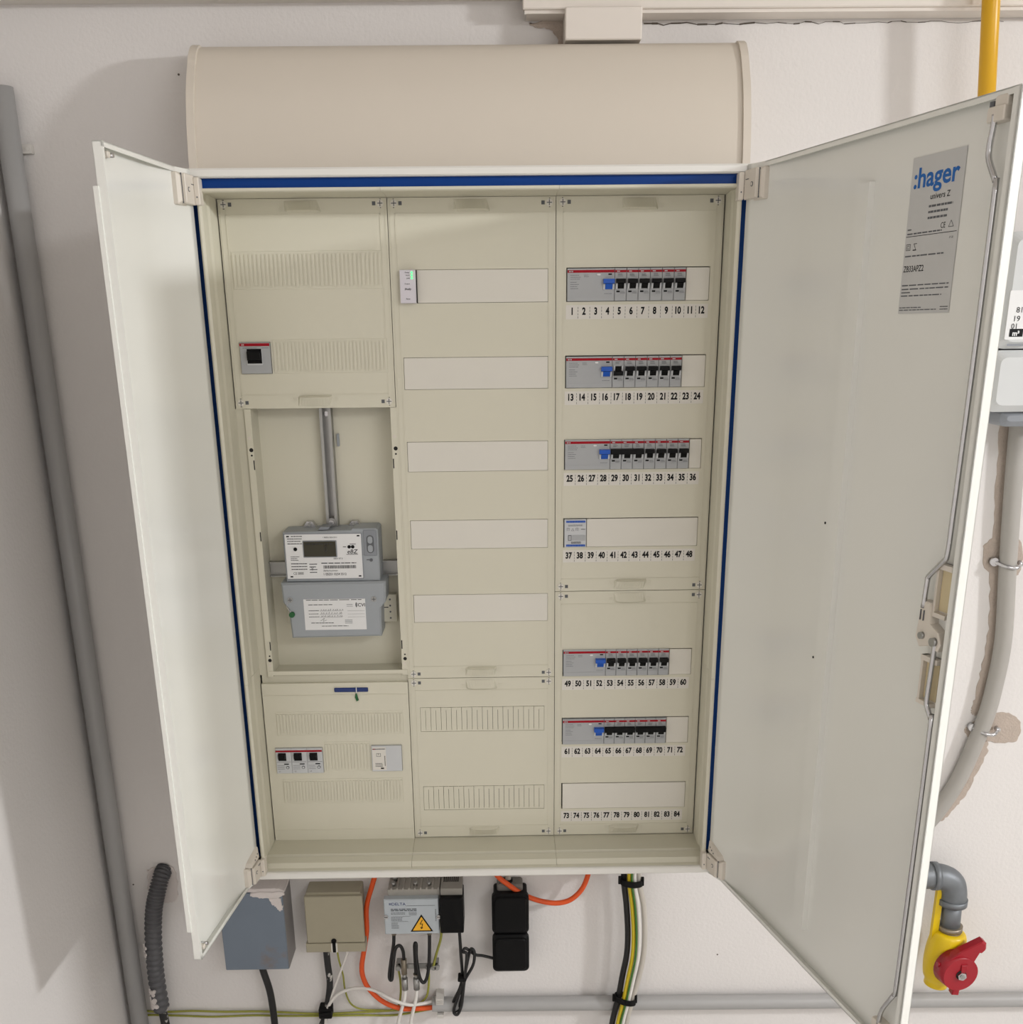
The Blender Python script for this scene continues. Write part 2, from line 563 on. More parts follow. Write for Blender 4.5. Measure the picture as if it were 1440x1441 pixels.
def screw_mesh():
    g = G()
    g.cyl((0, 0.001, 0), (0, -0.0012, 0), 0.0052, M_BLANK, n=20)
    g.box(-0.0006, 0.0006, -0.00135, -0.0009, -0.0040, 0.0040, M_INKG)
    g.box(-0.0038, 0.0038, -0.00135, -0.0009, -0.0006, 0.0006, M_INKG)
    for zz in (0.0058, -0.0058):
        g.quad(-0.0013, 0.0013, zz - 0.0005, zz + 0.0005, -0.0002, M_INK)
    return g


def screw(parent, x, z, side, y=YC):
    if 'm' not in SCREW:
        for sd in (1, -1):
            g = screw_mesh()
            g.quad(*sorted((sd * 0.0068, sd * 0.0118)), -0.0027, 0.0027, -0.0002, M_INKG)
            o = g.build('screw', parent, local=True)
            SCREW[sd] = o.data
            bpy.data.objects.remove(o)
        SCREW['m'] = True
    o = bpy.data.objects.new('screw', SCREW[side])
    COL.objects.link(o)
    o.parent = parent
    o.location = Vector((x, y, z)) - world_loc(parent)
    return o


def cover(x0, x1, z0, z1, holes, label, y=YC, rim=True, depth=0.012):
    xs = sorted({x0, x1, *[v for h in holes for v in h[:2]]})
    zs = sorted({z0, z1, *[v for h in holes for v in h[2:]]})
    g = G()

    def open_(x, z):
        return any(h[0] < x < h[1] and h[2] < z < h[3] for h in holes)
    for i in range(len(xs) - 1):
        for j in range(len(zs) - 1):
            if not open_((xs[i] + xs[i + 1]) / 2, (zs[j] + zs[j + 1]) / 2):
                g.quad(xs[i], xs[i + 1], zs[j], zs[j + 1], y, M_BEIGE)
    for a, b, c, d in holes + [(x0, x1, z0, z1)]:
        yb = y + depth
        g.add([(a, y, c), (b, y, c), (b, y, d), (a, y, d), (a, yb, c), (b, yb, c), (b, yb, d), (a, yb, d)],
              [(0, 4, 5, 1), (1, 5, 6, 2), (2, 6, 7, 3), (3, 7, 4, 0)], M_BEIGE)
    if rim:     # fine raised ribs of the moulding
        for xx in (x0 + 0.0022, x1 - 0.0034, x0 + 0.0100, x1 - 0.0112):
            g.box(xx, xx + 0.0012, y - 0.0007, y + 0.0002, z0 + 0.0012, z1 - 0.0012, M_BEIGE)
        for zz in (z1 - 0.0215, z0 + 0.0205):
            g.box(x0 + 0.0100, x1 - 0.0100, y - 0.0007, y + 0.0002, zz - 0.0005, zz + 0.0005, M_BEIGE)
    o = g.build('cover', cab, label=label)
    return o


def grip(parent, xc, ztop, y=YC, up=True):
    """shallow finger grip moulded into the header of a cover"""
    g = G()
    s = 1 if up else -1
    z0 = ztop
    # scooped lip: an arc in plan, thicker in the middle
    n = 12
    w = 0.0265
    top, bot = [], []
    for k in range(n + 1):
        u = -1 + 2 * k / n
        d = 0.0095 * (1 - u * u) ** 0.5 + 0.0006
        top.append((xc + u * w, y - d * 0.08, z0 - s * 0.0030))
        bot.append((xc + u * w, y - d, z0 - s * 0.0165))
    base = [(xc + (-1 + 2 * k / n) * w, y + 0.0005, z0 - s * 0.0195) for k in range(n + 1)]
    v = top + bot + base
    m = n + 1
    f = [(k, k + 1, m + k + 1, m + k) for k in range(n)] + [(m + k, m + k + 1, 2 * m + k + 1, 2 * m + k) for k in range(n)]
    g.add(v, f, M_BEIGE, False)
    for sd in (-1, 1):
        for k in range(3):
            xx = xc + sd * (w + 0.003 + 0.0022 * k)
            g.box(xx - 0.0004, xx + 0.0004, y - 0.0006, y + 0.0002, z0 - 0.0165 if up else z0 + 0.0105, z0 - 0.0105 if up else z0 + 0.0165, M_BEIGE)
    return g.build('grip', parent)


def perforated(parent, x0, x1, z0, z1, n, y=YC, proud=0.0006):
    """raised field of narrow break-out ribs, same colour as its cover"""
    g = G()
    g.plate(x0, x1, z0, z1, y + 0.0005, y - proud, M_BEIGE, ch=0.0004)
    p = (x1 - x0) / n
    for k in range(n):
        a = x0 + (k + 0.18) * p
        g.box(a, a + p * 0.62, y - proud - 0.0013, y - proud + 0.0001, z0 + 0.005 if k % 3 else z0 + 0.003, z1 - 0.004, M_BEIGE)
    return g.build('perforated_strip', parent)


def knockouts(parent, x0, x1, z0, z1, n, y=YC):
    """row of tabs with dark slots between them"""
    g = G()
    p = (x1 - x0) / n
    for k in range(n):
        a = x0 + k * p
        g.plate(a + 0.00030, a + p - 0.00030, z0 + 0.0007, z1 - 0.0007, y + 0.008, y - 0.0001, M_BEIGE)
        if k:
            g.box(a - 0.0004, a + 0.0004, y + 0.0008, y + 0.008, z0, z0 + 0.003, M_BEIGE)
            if k % 2:
                g.box(a - 0.0004, a + 0.0004, y + 0.0001, y + 0.002, z1 - 0.006, z1, M_BEIGE)
    return g.build('perforated_strip', parent)


def blank(parent, x0, x1, z0, z1, y=YC):
    g = G()
    g.plate(x0 + 0.0004, x1 - 0.0004, z0 + 0.0005, z1 - 0.0005, y + 0.010, y - 0.0008, M_BLANK, r=0.0008, ch=0.0004, n=2)
    return g.build('blank_strip', parent)


def numbers(parent, first, x0, pitch, zc, y=YC):
    g = G()
    g.quad(x0 - 0.0095, x0 + 11 * pitch + 0.0095, zc - 0.0120, zc + 0.0085, y - 0.00015, M_PAPER2)
    for k in range(12):
        g.text(str(first + k), x0 + k * pitch, zc, 0.0102, y - 0.0003, M_INK, sx=0.74, bold=0.042)
        if k:
            xx = x0 + (k - 0.5) * pitch
            for a, b in ((0.0058, 0.0030), (0.0018, -0.0016), (-0.0034, -0.0062), (-0.0078, -0.0108)):
                g.quad(xx - 0.00028, xx + 0.00028, zc + b, zc + a, y - 0.0003, M_INK)
    return g.build('number_strip', parent)


# cover: main switch, left column
c = cover(-0.3745, -0.1255, 1.5000, 1.7995, [(-0.3606, -0.3130, 1.5522, 1.5992)], 'upper left cover with ribbed strips around the main switch')
perforated(c, -0.3610, -0.1365, 1.6745, 1.7280, 36)
perforated(c, -0.3100, -0.1345, 1.5525, 1.6025, 30)
grip(c, -0.250, 1.7995)
grip(c, -0.250, 1.5000, up=False)
for x_, z_, s_ in ((-0.3660, 1.7922, 1), (-0.1353, 1.7922, -1), (-0.3660, 1.5090, 1), (-0.1353, 1.5090, -1)):
    screw(c, x_, z_, s_)

# cover: middle column
rows = [(1.6525, 1.7002), (1.5258, 1.5738), (1.3990, 1.4462), (1.2741, 1.3213), (1.1499, 1.1974)]
c = cover(-0.1245, 0.1245, 1.0515, 1.7995, [(-0.1102, 0.1135, a, b) for a, b in rows], 'tall middle cover with five blank strips')
for i, (a, b) in enumerate(rows):
    blank(c, -0.0852 if i == 0 else -0.1100, 0.1133, a, b)
grip(c, 0.0, 1.7995)
grip(c, 0.0, 1.0515, up=False)
for x_, z_, s_ in ((-0.1150, 1.7920, 1), (0.1150, 1.7912, -1), (-0.1150, 1.0590, 1), (0.1150, 1.0590, -1)):
    screw(c, x_, z_, s_)
c = cover(-0.1245, 0.1245, 0.7505, 1.0505, [(-0.1065, 0.1075, 0.9530, 0.9982), (-0.1065, 0.1075, 0.8032, 0.8494)], 'lower middle cover with two rows of slotted tabs')
knockouts(c, -0.1063, 0.1073, 0.9530, 0.9982, 24)
knockouts(c, -0.1063, 0.1073, 0.8032, 0.8494, 24)
grip(c, 0.0, 1.0505)
grip(c, 0.0, 0.7505, up=False)
for x_, z_, s_ in ((-0.1150, 1.0430, 1), (0.1150, 1.0430, -1), (-0.1150, 0.7585, 1), (0.1150, 0.7585, -1)):
    screw(c, x_, z_, s_)

# covers: right column
PITCH = 0.01795
R = [(1.6525, 1.7002, 0.1422), (1.5255, 1.5735, 0.1412), (1.3995, 1.4462, 0.1404), (1.2741, 1.3210, 0.1400),
     (1.0515, 1.0978, 0.1398), (0.9262, 0.9745, 0.1394), (0.8020, 0.8512, 0.1390)]
cu_ = cover(0.1255, 0.3745, 1.2005, 1.7995, [(x - 0.0014, 0.3580, a, b + 0.0008) for a, b, x in R[:4]], 'upper right cover with four rows of numbered devices')
cl_ = cover(0.1255, 0.3745, 0.7505, 1.1995, [(x - 0.0014, 0.3580, a, b + 0.0008) for a, b, x in R[4:]], 'lower right cover with rows numbered 49 to 84')
used = [10, 10, 11, 2, 10, 10, 0]
for i, (a, b, x) in enumerate(R):
    c = cu_ if i < 4 else cl_
    blank(c, x + used[i] * PITCH + 0.0003, 0.3578, a, b)
    numbers(c, 1 + 12 * i, x + 0.0078, 0.01800, a - 0.0132)
for c, zt, zb in ((cu_, 1.7995, 1.2005), (cl_, 1.1995, 0.7505)):
    grip(c, 0.250, zt)
    grip(c, 0.250, zb, up=False)
    for x_, z_, s_ in ((0.1350, zt - 0.0078, 1), (0.3652, zt - 0.0078, -1), (0.1350, zb + 0.0078, 1), (0.3652, zb + 0.0078, -1)):
        screw(c, x_, z_, s_)

# cover: lower left with sealing tab
c = cover(-0.3745, -0.1255, 0.7470, 1.0455, [(-0.3606, -0.2784, 0.8803, 0.9283), (-0.1938, -0.1408, 0.8822, 0.9308)], 'lower left cover with a blue sealed tab', y=YC - 0.002, rim=False)
perforated(c, -0.3540, -0.1360, 0.9505, 0.9940, 40, YC - 0.002)
perforated(c, -0.3520, -0.1420, 0.8215, 0.8680, 38, YC - 0.002)
perforated(c, -0.2745, -0.1965, 0.8825, 0.9380, 14, YC - 0.002)
g = G()
for zz in (1.0240, 0.7690):
    g.box(-0.3735, -0.1265, YC - 0.0029, YC - 0.0018, zz - 0.0006, zz + 0.0006, M_BEIGE)
g.build('ridge', c)
g = G()
g.plate(-0.2540, -0.1925, 1.0275, 1.0395, YC - 0.001, YC - 0.0028, M_BEIGE, r=0.004, ch=0.0005)
g.plate(-0.2510, -0.1935, 1.0297, 1.0373, YC - 0.0026, YC - 0.0050, M_SEALB, r=0.0015, ch=0.0008)
g.box(-0.2138, -0.2126, YC - 0.0058, YC - 0.0026, 1.0278, 1.0392, M_PAPER)
g.build('sealing_tab', c, label='blue sealing tab')
G().poly([(-0.2150, 1.0265), (-0.2165, 1.0200), (-0.2140, 1.0125), (-0.2105, 1.0145), (-0.2120, 1.0210), (-0.2132, 1.0265)], YC - 0.002, YC - 0.0055, M_GREEN, ch=0.0008).build('lead_seal', c, label='small green seal')

M_SHADE = mat('backing_shade_dark', (58, 56, 52), 0.7)  # added dark sheets standing in for the shade behind the cover openings
g = G()
g.box(0.126, 0.374, YC + 0.034, YC + 0.036, 0.752, 1.798, M_SHADE)
g.box(-0.374, -0.126, YC + 0.034, YC + 0.036, 0.750, 1.040, M_SHADE)
g.box(-0.374, -0.126, YC + 0.034, YC + 0.036, 1.525, 1.798, M_SHADE)
g.box(-0.124, 0.124, YC + 0.034, YC + 0.036, 0.752, 1.798, M_SHADE)
g.build('shade_backing', cab)

# meter bay
YB = -0.062
bay = G().box(-0.3625, -0.1255, YB, YB + 0.004, 1.047, 1.52, M_BEIGE).build('meter_bay', cab, label='recessed beige bay behind the electricity meter')
for sx, xa, xb in ((1, -0.3625, -0.3525), (-1, -0.1340, -0.1245)):
    g = G()
    g.box(xa, xb, YC - 0.0005, YC + 0.0015, 1.058, 1.4995, M_BEIGE)
    xi = xb if sx > 0 else xa
    g.box(*sorted((xi, xi - sx * 0.0015)), YC + 0.0015, YB, 1.058, 1.4995, M_BEIGE)
    xm = (xa + xb) / 2
    for zz, rr in ((1.4365, 0.0032), (1.4280, 0.0015), (1.0945, 0.0014), (1.0870, 0.0030)):
        g.cyl((xm + 0.001, YC, zz), (xm + 0.001, YC - 0.0008, zz), rr, M_HOLE, n=14)
    for zz in (1.4550, 1.0780):
        g.cyl((xm, YC, zz), (xm, YC - 0.0007, zz), 0.0026, M_HINGE, n=14)
    for zz in (1.4130, 1.2980, 1.1120):
        g.box(xi - sx * 0.0022, xi - sx * 0.0006, YC - 0.0009, YC, zz - 0.0075, zz + 0.0075, M_HOLE)
    g.build('side_rail', bay)
g = G()
g.box(-0.3620, -0.1250, YB, YC - 0.0008, 1.0610, 1.0630, M_BEIGE)
g.box(-0.3620, -0.1250, YC - 0.0016, YC, 1.0610, 1.0675, M_BEIGE)
g.box(-0.3740, -0.1250, YC + 0.005, YC + 0.007, 1.040, 1.0610, M_BEIGE_D)
g.build('shelf', bay)
g = G()
g.box(-0.3764, -0.3630, -0.108, -0.086, 1.06, 1.50, M_BEIGE_D)
for zz in (1.455, 1.432, 1.375):
    g.box(-0.376, -0.3645, -0.100, -0.089, zz - 0.0012, zz + 0.0012, M_BEIGE_D)
g.box(-0.3755, -0.3655, -0.098, -0.089, 1.380, 1.428, M_JBOX)
g.box(-0.3760, -0.3645, -0.094, -0.089, 1.10, 1.36, M_BEIGE)
g.build('side_channel', bay)

# meter hanger rail and cross bar
t = thing('hanger_rail', 'upright zinc hanger rail above the electricity meter', 'rail', (-0.2416, -0.07, 1.30))
g = G()
g.box(-0.2508, -0.2488, -0.0790, YB, 1.308, 1.515, M_ZINC)
g.box(-0.2344, -0.2324, -0.0790, YB, 1.308, 1.515, M_ZINC)
g.box(-0.2508, -0.2324, -0.0650, YB, 1.308, 1.515, M_ZINC)
g.box(-0.2508, -0.2462, -0.0805, -0.0790, 1.308, 1.515, M_ZINC)
g.box(-0.2370, -0.2324, -0.0805, -0.0790, 1.308, 1.515, M_ZINC)
g.build('channel', t)
g = G()
g.cyl((-0.2416, -0.064, 1.3150), (-0.2416, -0.0850, 1.3150), 0.0072, M_ZINC, n=18)
g.cyl((-0.2416, -0.0850, 1.3150), (-0.2416, -0.0885, 1.3150), 0.0048, M_CHROME, n=6)
g.build('bolt', t)
G().cyl((-0.2416, -0.0640, 1.4880), (-0.2416, -0.0675, 1.4880), 0.0040, M_CHROME, n=12).build('bolt', t)
G().plate(-0.2275, -0.2235, 1.436, 1.456, YB, -0.066, M_METER, r=0.0015).build('clip', t)
t = G()
t.box(-0.3520, -0.1340, -0.0700, YB, 1.2230, 1.2480, M_ZINC)
t.box(-0.3520, -0.1340, -0.0760, -0.0700, 1.2230, 1.2250, M_ZINC)
t.box(-0.3520, -0.1340, -0.0760, -0.0700, 1.2460, 1.2480, M_ZINC)
t.build('cross_bar', None, 'zinc cross bar behind the electricity meter', 'bar')

# terminal block behind the meter
t = thing('terminal_block', 'beige terminal block half hidden behind the grey terminal cover', 'terminal', (-0.24, YB, 1.14))
G().plate(-0.3290, -0.1420, 1.1420, 1.1900, YB, -0.0760, M_BEIGE, r=0.001, ch=0.0008).build('body', t)
g = G()
for k in range(4):
    for x_ in (-0.3215, -0.1530):
        g.cyl((x_, -0.0755, 1.1490 + 0.0108 * k), (x_, -0.0766, 1.1490 + 0.0108 * k), 0.0016, M_INKG, n=10)
g.box(-0.1670, -0.1560, -0.0768, -0.0755, 1.1672, 1.1684, M_INK)
g.build('contact', t)

# ------------------------------------------------------------------ the electricity meter
mt = thing('electricity_meter', 'grey electricity meter with white face plate in the open bay', 'meter', (-0.24, -0.09, 1.13))
g = G()
g.poly([(-0.3165, 1.2240), (-0.1625, 1.2240), (-0.1625, 1.3080), (-0.1660, 1.3110), (-0.2030, 1.3110), (-0.2060, 1.3085), (-0.3165, 1.3060)], -0.066, -0.1190, M_METER, ch=0.0015)
g.poly([(-0.2440, 1.3085), (-0.2600, 1.3085), (-0.2560, 1.3130), (-0.2400, 1.3130)][::-1], -0.085, -0.114, M_METERD)
g.build('housing', mt)
for x_ in (-0.2790, -0.2050):
    g = G()
    g.poly([(x_ - 0.012, 1.3060), (x_ + 0.012, 1.3060), (x_ + 0.005, 1.3170), (x_ - 0.005, 1.3170)], -0.068, -0.080, M_CHROME, ch=0.001)
    g.cyl((x_, -0.079, 1.3120), (x_, -0.083, 1.3120), 0.003, M_ZINC, n=10)
    g.build('lug', mt)
yf = -0.1198
g = G()
g.plate(-0.3148, -0.1885, 1.2282, 1.3040, -0.1170, yf, M_METERD, r=0.002)
g.plate(-0.3135, -0.1900, 1.2295, 1.3027, yf, yf - 0.0005, M_PAPER, r=0.001)
y_ = yf - 0.0007
for x_, z_ in ((-0.3085, 1.2995), (-0.1945, 1.2995), (-0.3065, 1.2330), (-0.1950, 1.2330)):
    g.quad(x_ - 0.0022, x_ + 0.0022, z_ - 0.0011, z_ + 0.0011, y_, M_INK)
g.lines(-0.3030, -0.2815, 1.2995, 0.0012, y_, M_INK, 1, 0.002)
g.lines(-0.3095, -0.2860, 1.2955, 0.0011, y_, M_INK, 3, 0.0040, 0.2)
g.text('1 EBZ01 0254 5512', -0.2400, 1.2975, 0.0021, y_, M_INK, bold=0.01)
g.lines(-0.3060, -0.2920, 1.2660, 0.0009, y_, M_INK, 3, 0.0028)
g.lines(-0.3060, -0.2800, 1.2545, 0.0013, y_, M_INK, 3, 0.0046, 0.1)
g.text('CE', -0.3005, 1.2385, 0.0042, y_, M_INK, sx=0.85)
for a, b, c_, d in ((-0.2960, -0.2870, 1.2366, 1.2370), (-0.2960, -0.2870, 1.2400, 1.2404), (-0.2960, -0.2956, 1.2366, 1.2404), (-0.2874, -0.2870, 1.2366, 1.2404)):
    g.quad(a, b, c_, d, y_, M_INK)
g.lines(-0.2950, -0.2880, 1.2385, 0.0012, y_, M_INK, 1, 0.003, 0)
g.lines(-0.2765, -0.2640, 1.2535, 0.0016, y_, M_INKG, 4, 0.0045, 0.3)
g.bar(-0.2745, 1.2490, -0.2720, 1.2460, 0.0006, y_, M_INK)
g.bar(-0.2695, 1.2490, -0.2720, 1.2460, 0.0006, y_, M_INK)
g.bar(-0.2720, 1.2460, -0.2720, 1.2430, 0.0006, y_, M_INK)
g.text('DD3 2T S', -0.2290, 1.2625, 0.0026, y_, M_INK, bold=0.015)
g.lines(-0.2570, -0.2000, 1.2550, 0.0013, y_, M_INK, 1, 0.003, 0)
x_ = -0.2540
while x_ < -0.2010:
    w_ = random.choice((0.0004, 0.0007, 0.0011))
    g.quad(x_, x_ + w_, 1.2460, 1.2512, y_, M_INK)
    x_ += w_ + random.choice((0.0004, 0.0007))
g.text('Zählernummer:', -0.2545, 1.2426, 0.0028, y_, M_INK, 'l', bold=0.006)
g.text('1 EBZ01 0254 5512', -0.2540, 1.2368, 0.0040, y_, M_INK, 'l', bold=0.01, sx=0.86)
g.text('eBZ', -0.2055, 1.2740, 0.0068, y_, M_INK, bold=0.012, sx=1.05, shear=0.2)
g.lines(-0.2150, -0.1965, 1.2690, 0.0009, y_, M_INK, 1, 0.003, 0)
g.cyl((-0.2100, y_ + .0004, 1.2815), (-0.2100, y_ - 0.0006, 1.2815), 0.0028, M_BLACK, n=16)
g.cyl((-0.2042, y_ + .0004, 1.2815), (-0.2042, y_ - 0.0006, 1.2815), 0.0028, M_BLACK, n=16)
g.bar(-0.2200, 1.2815, -0.2150, 1.2815, 0.0010, y_, M_INK)
g.lines(-0.2090, -0.1990, 1.2860, 0.0009, y_, M_INK, 1, 0.003, 0)
g.build('face_plate', mt, label='white printed face plate')
g = G()
g.plate(-0.2850, -0.2300, 1.2648, 1.2925, yf, yf - 0.0022, M_METERD, r=0.001, ch=0.0008)
g.plate(-0.2835, -0.2315, 1.2663, 1.2912, yf - 0.002, yf - 0.0024, M_LCD)
g.text('0', -0.2480, 1.2790, 0.0100, yf - 0.0026, M_LCDI, sx=0.8)
g.lines(-0.2800, -0.2360, 1.2870, 0.0022, yf - 0.0026, M_LCDI, 1, 0.01, 0)
g.build('display', mt, label='dark olive display window')
G().cyl((-0.2975, yf, 1.2785), (-0.2975, yf - 0.0012, 1.2785), 0.0031, M_BLACK, n=16).build('indicator', mt)
g = G()
g.plate(-0.1865, -0.1650, 1.2660, 1.3085, -0.1180, -0.1205, M_METERD, r=0.002, ch=0.0008)
g.plate(-0.1810, -0.1700, 1.2710, 1.3000, -0.1200, -0.1222, M_INKG, r=0.0054, ch=0.0008, n=8)
g.plate(-0.1795, -0.1715, 1.2868, 1.2985, -0.1220, -0.1228, M_METER, r=0.0038, ch=0.0004, n=6)
g.plate(-0.1795, -0.1715, 1.2725, 1.2842, -0.1220, -0.1228, M_METER, r=0.0038, ch=0.0004, n=6)
g.build('button_pad', mt)
g = G()
g.box(-0.1830, -0.1770, -0.1200, -0.1188, 1.2590, 1.2600, M_INKG)
g.cyl((-0.1755, -0.1185, 1.2590), (-0.1755, -0.1205, 1.2590), 0.0026, M_INKG, n=10)
g.build('latch', mt)
tcov = G().poly([(-0.3245, 1.2235), (-0.3230, 1.1905), (-0.3150, 1.1800), (-0.3125, 1.1300), (-0.1640, 1.1315), (-0.1630, 1.1800), (-0.1550, 1.1900), (-0.1535, 1.2245)], -0.068, -0.1270, M_METER, ch=0.003).build('terminal_cover', mt, label='smooth grey terminal cover')
g = G()
yl = -0.1275
g.quad(-0.2895, -0.1880, 1.1440, 1.1965, yl, M_PAPER)
y_ = yl - 0.0002
g.lines(-0.2850, -0.1940, 1.1950, 0.0010, y_, M_INK, 1, 0.003, 0.05)
g.lines(-0.2820, -0.2420, 1.1870, 0.0010, y_, M_INK, 1, 0.003, 0.05)
for zz in (1.1770, 1.1715, 1.1665):
    g.lines(-0.2820, -0.2650, zz, 0.0009, y_, M_INK, 1, 0.003, 0.05)
    g.quad(-0.2640, -0.2270, zz - 0.0010, zz - 0.0007, y_, M_INKG)
    g.quad(-0.2180, -0.1900, zz - 0.0010, zz - 0.0007, y_, M_INKG)
    xx = -0.2620
    while xx < -0.2270:                # handwriting
        g.bar(xx, zz - 0.0004, xx + random.uniform(0.0008, 0.002), zz + random.uniform(0.0014, 0.0030), 0.0004, y_, M_INK)
        g.bar(xx + 0.001, zz + 0.0020, xx + random.uniform(0.0018, 0.003), zz + random.uniform(-0.0004, 0.0004), 0.0004, y_, M_INK)
        xx += random.uniform(0.0026, 0.0050)
g.lines(-0.2790, -0.2420, 1.1560, 0.0010, y_, M_INK, 1, 0.003, 0.05)
g.lines(-0.2620, -0.2180, 1.1505, 0.0009, y_, M_INK, 1, 0.003, 0.05)
g.bar(-0.2640, 1.1590, -0.2570, 1.1640, 0.0004, y_, M_INK)
g.bar(-0.2570, 1.1640, -0.2590, 1.1585, 0.0004, y_, M_INK)
g.bar(-0.2590, 1.1585, -0.2530, 1.1610, 0.0004, y_, M_INK)
g.lines(-0.2230, -0.2110, 1.1605, 0.0008, y_, M_INKG, 3, 0.0026, 0.1)
g.text('CVI', -0.1945, 1.1862, 0.0058, y_, M_INK, bold=0.01)
for k, r_ in enumerate((0.0058, 0.0036)):
    for a in range(-4, 4):
        t0, t1 = math.radians(180 + a * 11), math.radians(180 + (a + 1) * 11)
        cx = -0.1992 - k * 0.0002
        g.bar(cx + r_ * 0.8 * math.cos(t0), 1.1862 + r_ * math.sin(t0), cx + r_ * 0.8 * math.cos(t1), 1.1862 + r_ * math.sin(t1), 0.0011, y_, M_INK)
g.lines(-0.2190, -0.2090, 1.1870, 0.0007, y_, M_INKG, 2, 0.0030, 0.1)
g.build('paper_label', tcov)
for x_ in (-0.3110, -0.1738):
    g = G()
    g.cyl((x_, -0.1262, 1.1955), (x_, -0.1285, 1.1955), 0.0045, M_ZINC, n=16)
    g.box(x_ - 0.0032, x_ + 0.0032, -0.1290, -0.1283, 1.1950, 1.1960, M_INKG)
    g.box(x_ - 0.0005, x_ + 0.0005, -0.1290, -0.1283, 1.1923, 1.1987, M_INKG)
    g.build('screw', tcov)
g = G()
g.cyl((-0.3095, -0.1262, 1.1712), (-0.3095, -0.1320, 1.1712), 0.0046, M_GREEN, n=18)
g.tube([(-0.3110, -0.129, 1.1950), (-0.3170, -0.131, 1.186), (-0.3100, -0.131, 1.1750)], 0.0004, M_CHROME, n=6)
g.build('seal', tcov, label='round green seal')


# ------------------------------------------------------------------ breakers
def tee(g, xc, w, z_top, h, m, y, up=True, wl=None):
    """toggle seen from the front: a wide bar with a narrower stem, standing out of the body"""
    wl = wl or w * 0.66
    s = 1 if up else -1
    z0 = z_top if up else z_top - h
    a, b, c_ = z0, z0 - s * h * 0.50, z0 - s * h
    lo, hi = sorted((a, b))
    g.extrude_x([(y + 0.003, lo), (y - 0.0085, lo + 0.0006), (y - 0.0085, hi - 0.0006), (y + 0.003, hi)], xc - w / 2, xc + w / 2, m)
    lo, hi = sorted((b, c_))
    g.extrude_x([(y + 0.003, lo), (y - 0.0025 if up else y - 0.0075, lo), (y - 0.0075 if up else y - 0.0025, hi), (y + 0.003, hi)], xc - wl / 2, xc + wl / 2, m)


HB = 0.0466
YB0, YB1 = 0.028, -0.0035               # body runs behind and just in front of the cover plane


def breaker(name, label, poles, row, slot, group, on=True):
    a, b, x0 = R[row]
    w = poles * PITCH - 0.0005
    root = thing(name, label, 'breaker', (x0 + slot * PITCH, YC, a + 0.0006), group)
    fill_breaker(root, poles, w, on)
    return root


def fill_breaker(root, poles, w, on=True):
    g = G()
    for k in range(poles):
        xa = k * PITCH
        xb = xa + PITCH - 0.0005
        g.plate(xa, xb, 0, HB, YB0, YB1, M_GREY, ch=0.0004)
        g.box(xa + 0.0008, xb - 0.0008, YB1 - 0.0006, YB1 + 0.0002, 0.0010, 0.0090, M_GREY)
        for zz in (0.0385, 0.0370, 0.0355):
            g.quad(xa + 0.0045, xa + 0.0045 + random.uniform(0.005, 0.008), zz - 0.0003, zz + 0.0003, YB1 - 0.0002, M_INKG)
        g.lines(xa + 0.0085, xb - 0.0015, 0.0135, 0.0005, YB1 - 0.0002, M_INKG, 3, 0.0013)
    g.build('body', root, local=True)
    g = G()
    g.quad(0.0001, w - 0.0001, 0.0404, 0.0438, YB1 - 0.0003, M_RED)
    for k in range(poles):
        g.quad(k * PITCH + 0.0030, k * PITCH + 0.0075, 0.0415, 0.0427, YB1 - 0.0005, M_GREYL)
    g.build('stripe', root, local=True, label='red stripe')
    g = G()
    zt = 0.0318
    for k in range(poles):
        xc = k * PITCH + PITCH / 2
        tee(g, xc, 0.0138, zt, 0.0142, M_BLACK, YB1, on)
    if poles > 1:
        g.extrude_x([(YB1 - 0.001, zt - 0.0082), (YB1 - 0.0095, zt - 0.0076), (YB1 - 0.0095, zt + 0.0002), (YB1 - 0.001, zt + 0.0008)], 0.0008, w - 0.0008, M_BLACK)
    g.build('toggle', root, local=True, label='black toggle')
    g = G()
    for k in range(poles):
        xc = k * PITCH + PITCH / 2
        za, zb = (zt - 0.0150, zt - 0.0070) if on else (zt - 0.0072, zt + 0.001)
        for sd in (-1, 1):
            g.extrude_x([(YB1 + 0.001, za), (YB1 - 0.0026, za + 0.0005), (YB1 - 0.0050, zb), (YB1 + 0.001, zb)], *sorted((xc + sd * 0.0050, xc + sd * 0.0074)), M_GREYL)
    g.build('toggle_guard', root, local=True)
    g = G()
    for k in range(poles):
        xa = k * PITCH + 0.0026
        g.quad(xa, xa + 0.0052, 0.0122, 0.0146, YB1 - 0.0003, M_BLACK)
    g.build('indicator', root, local=True)


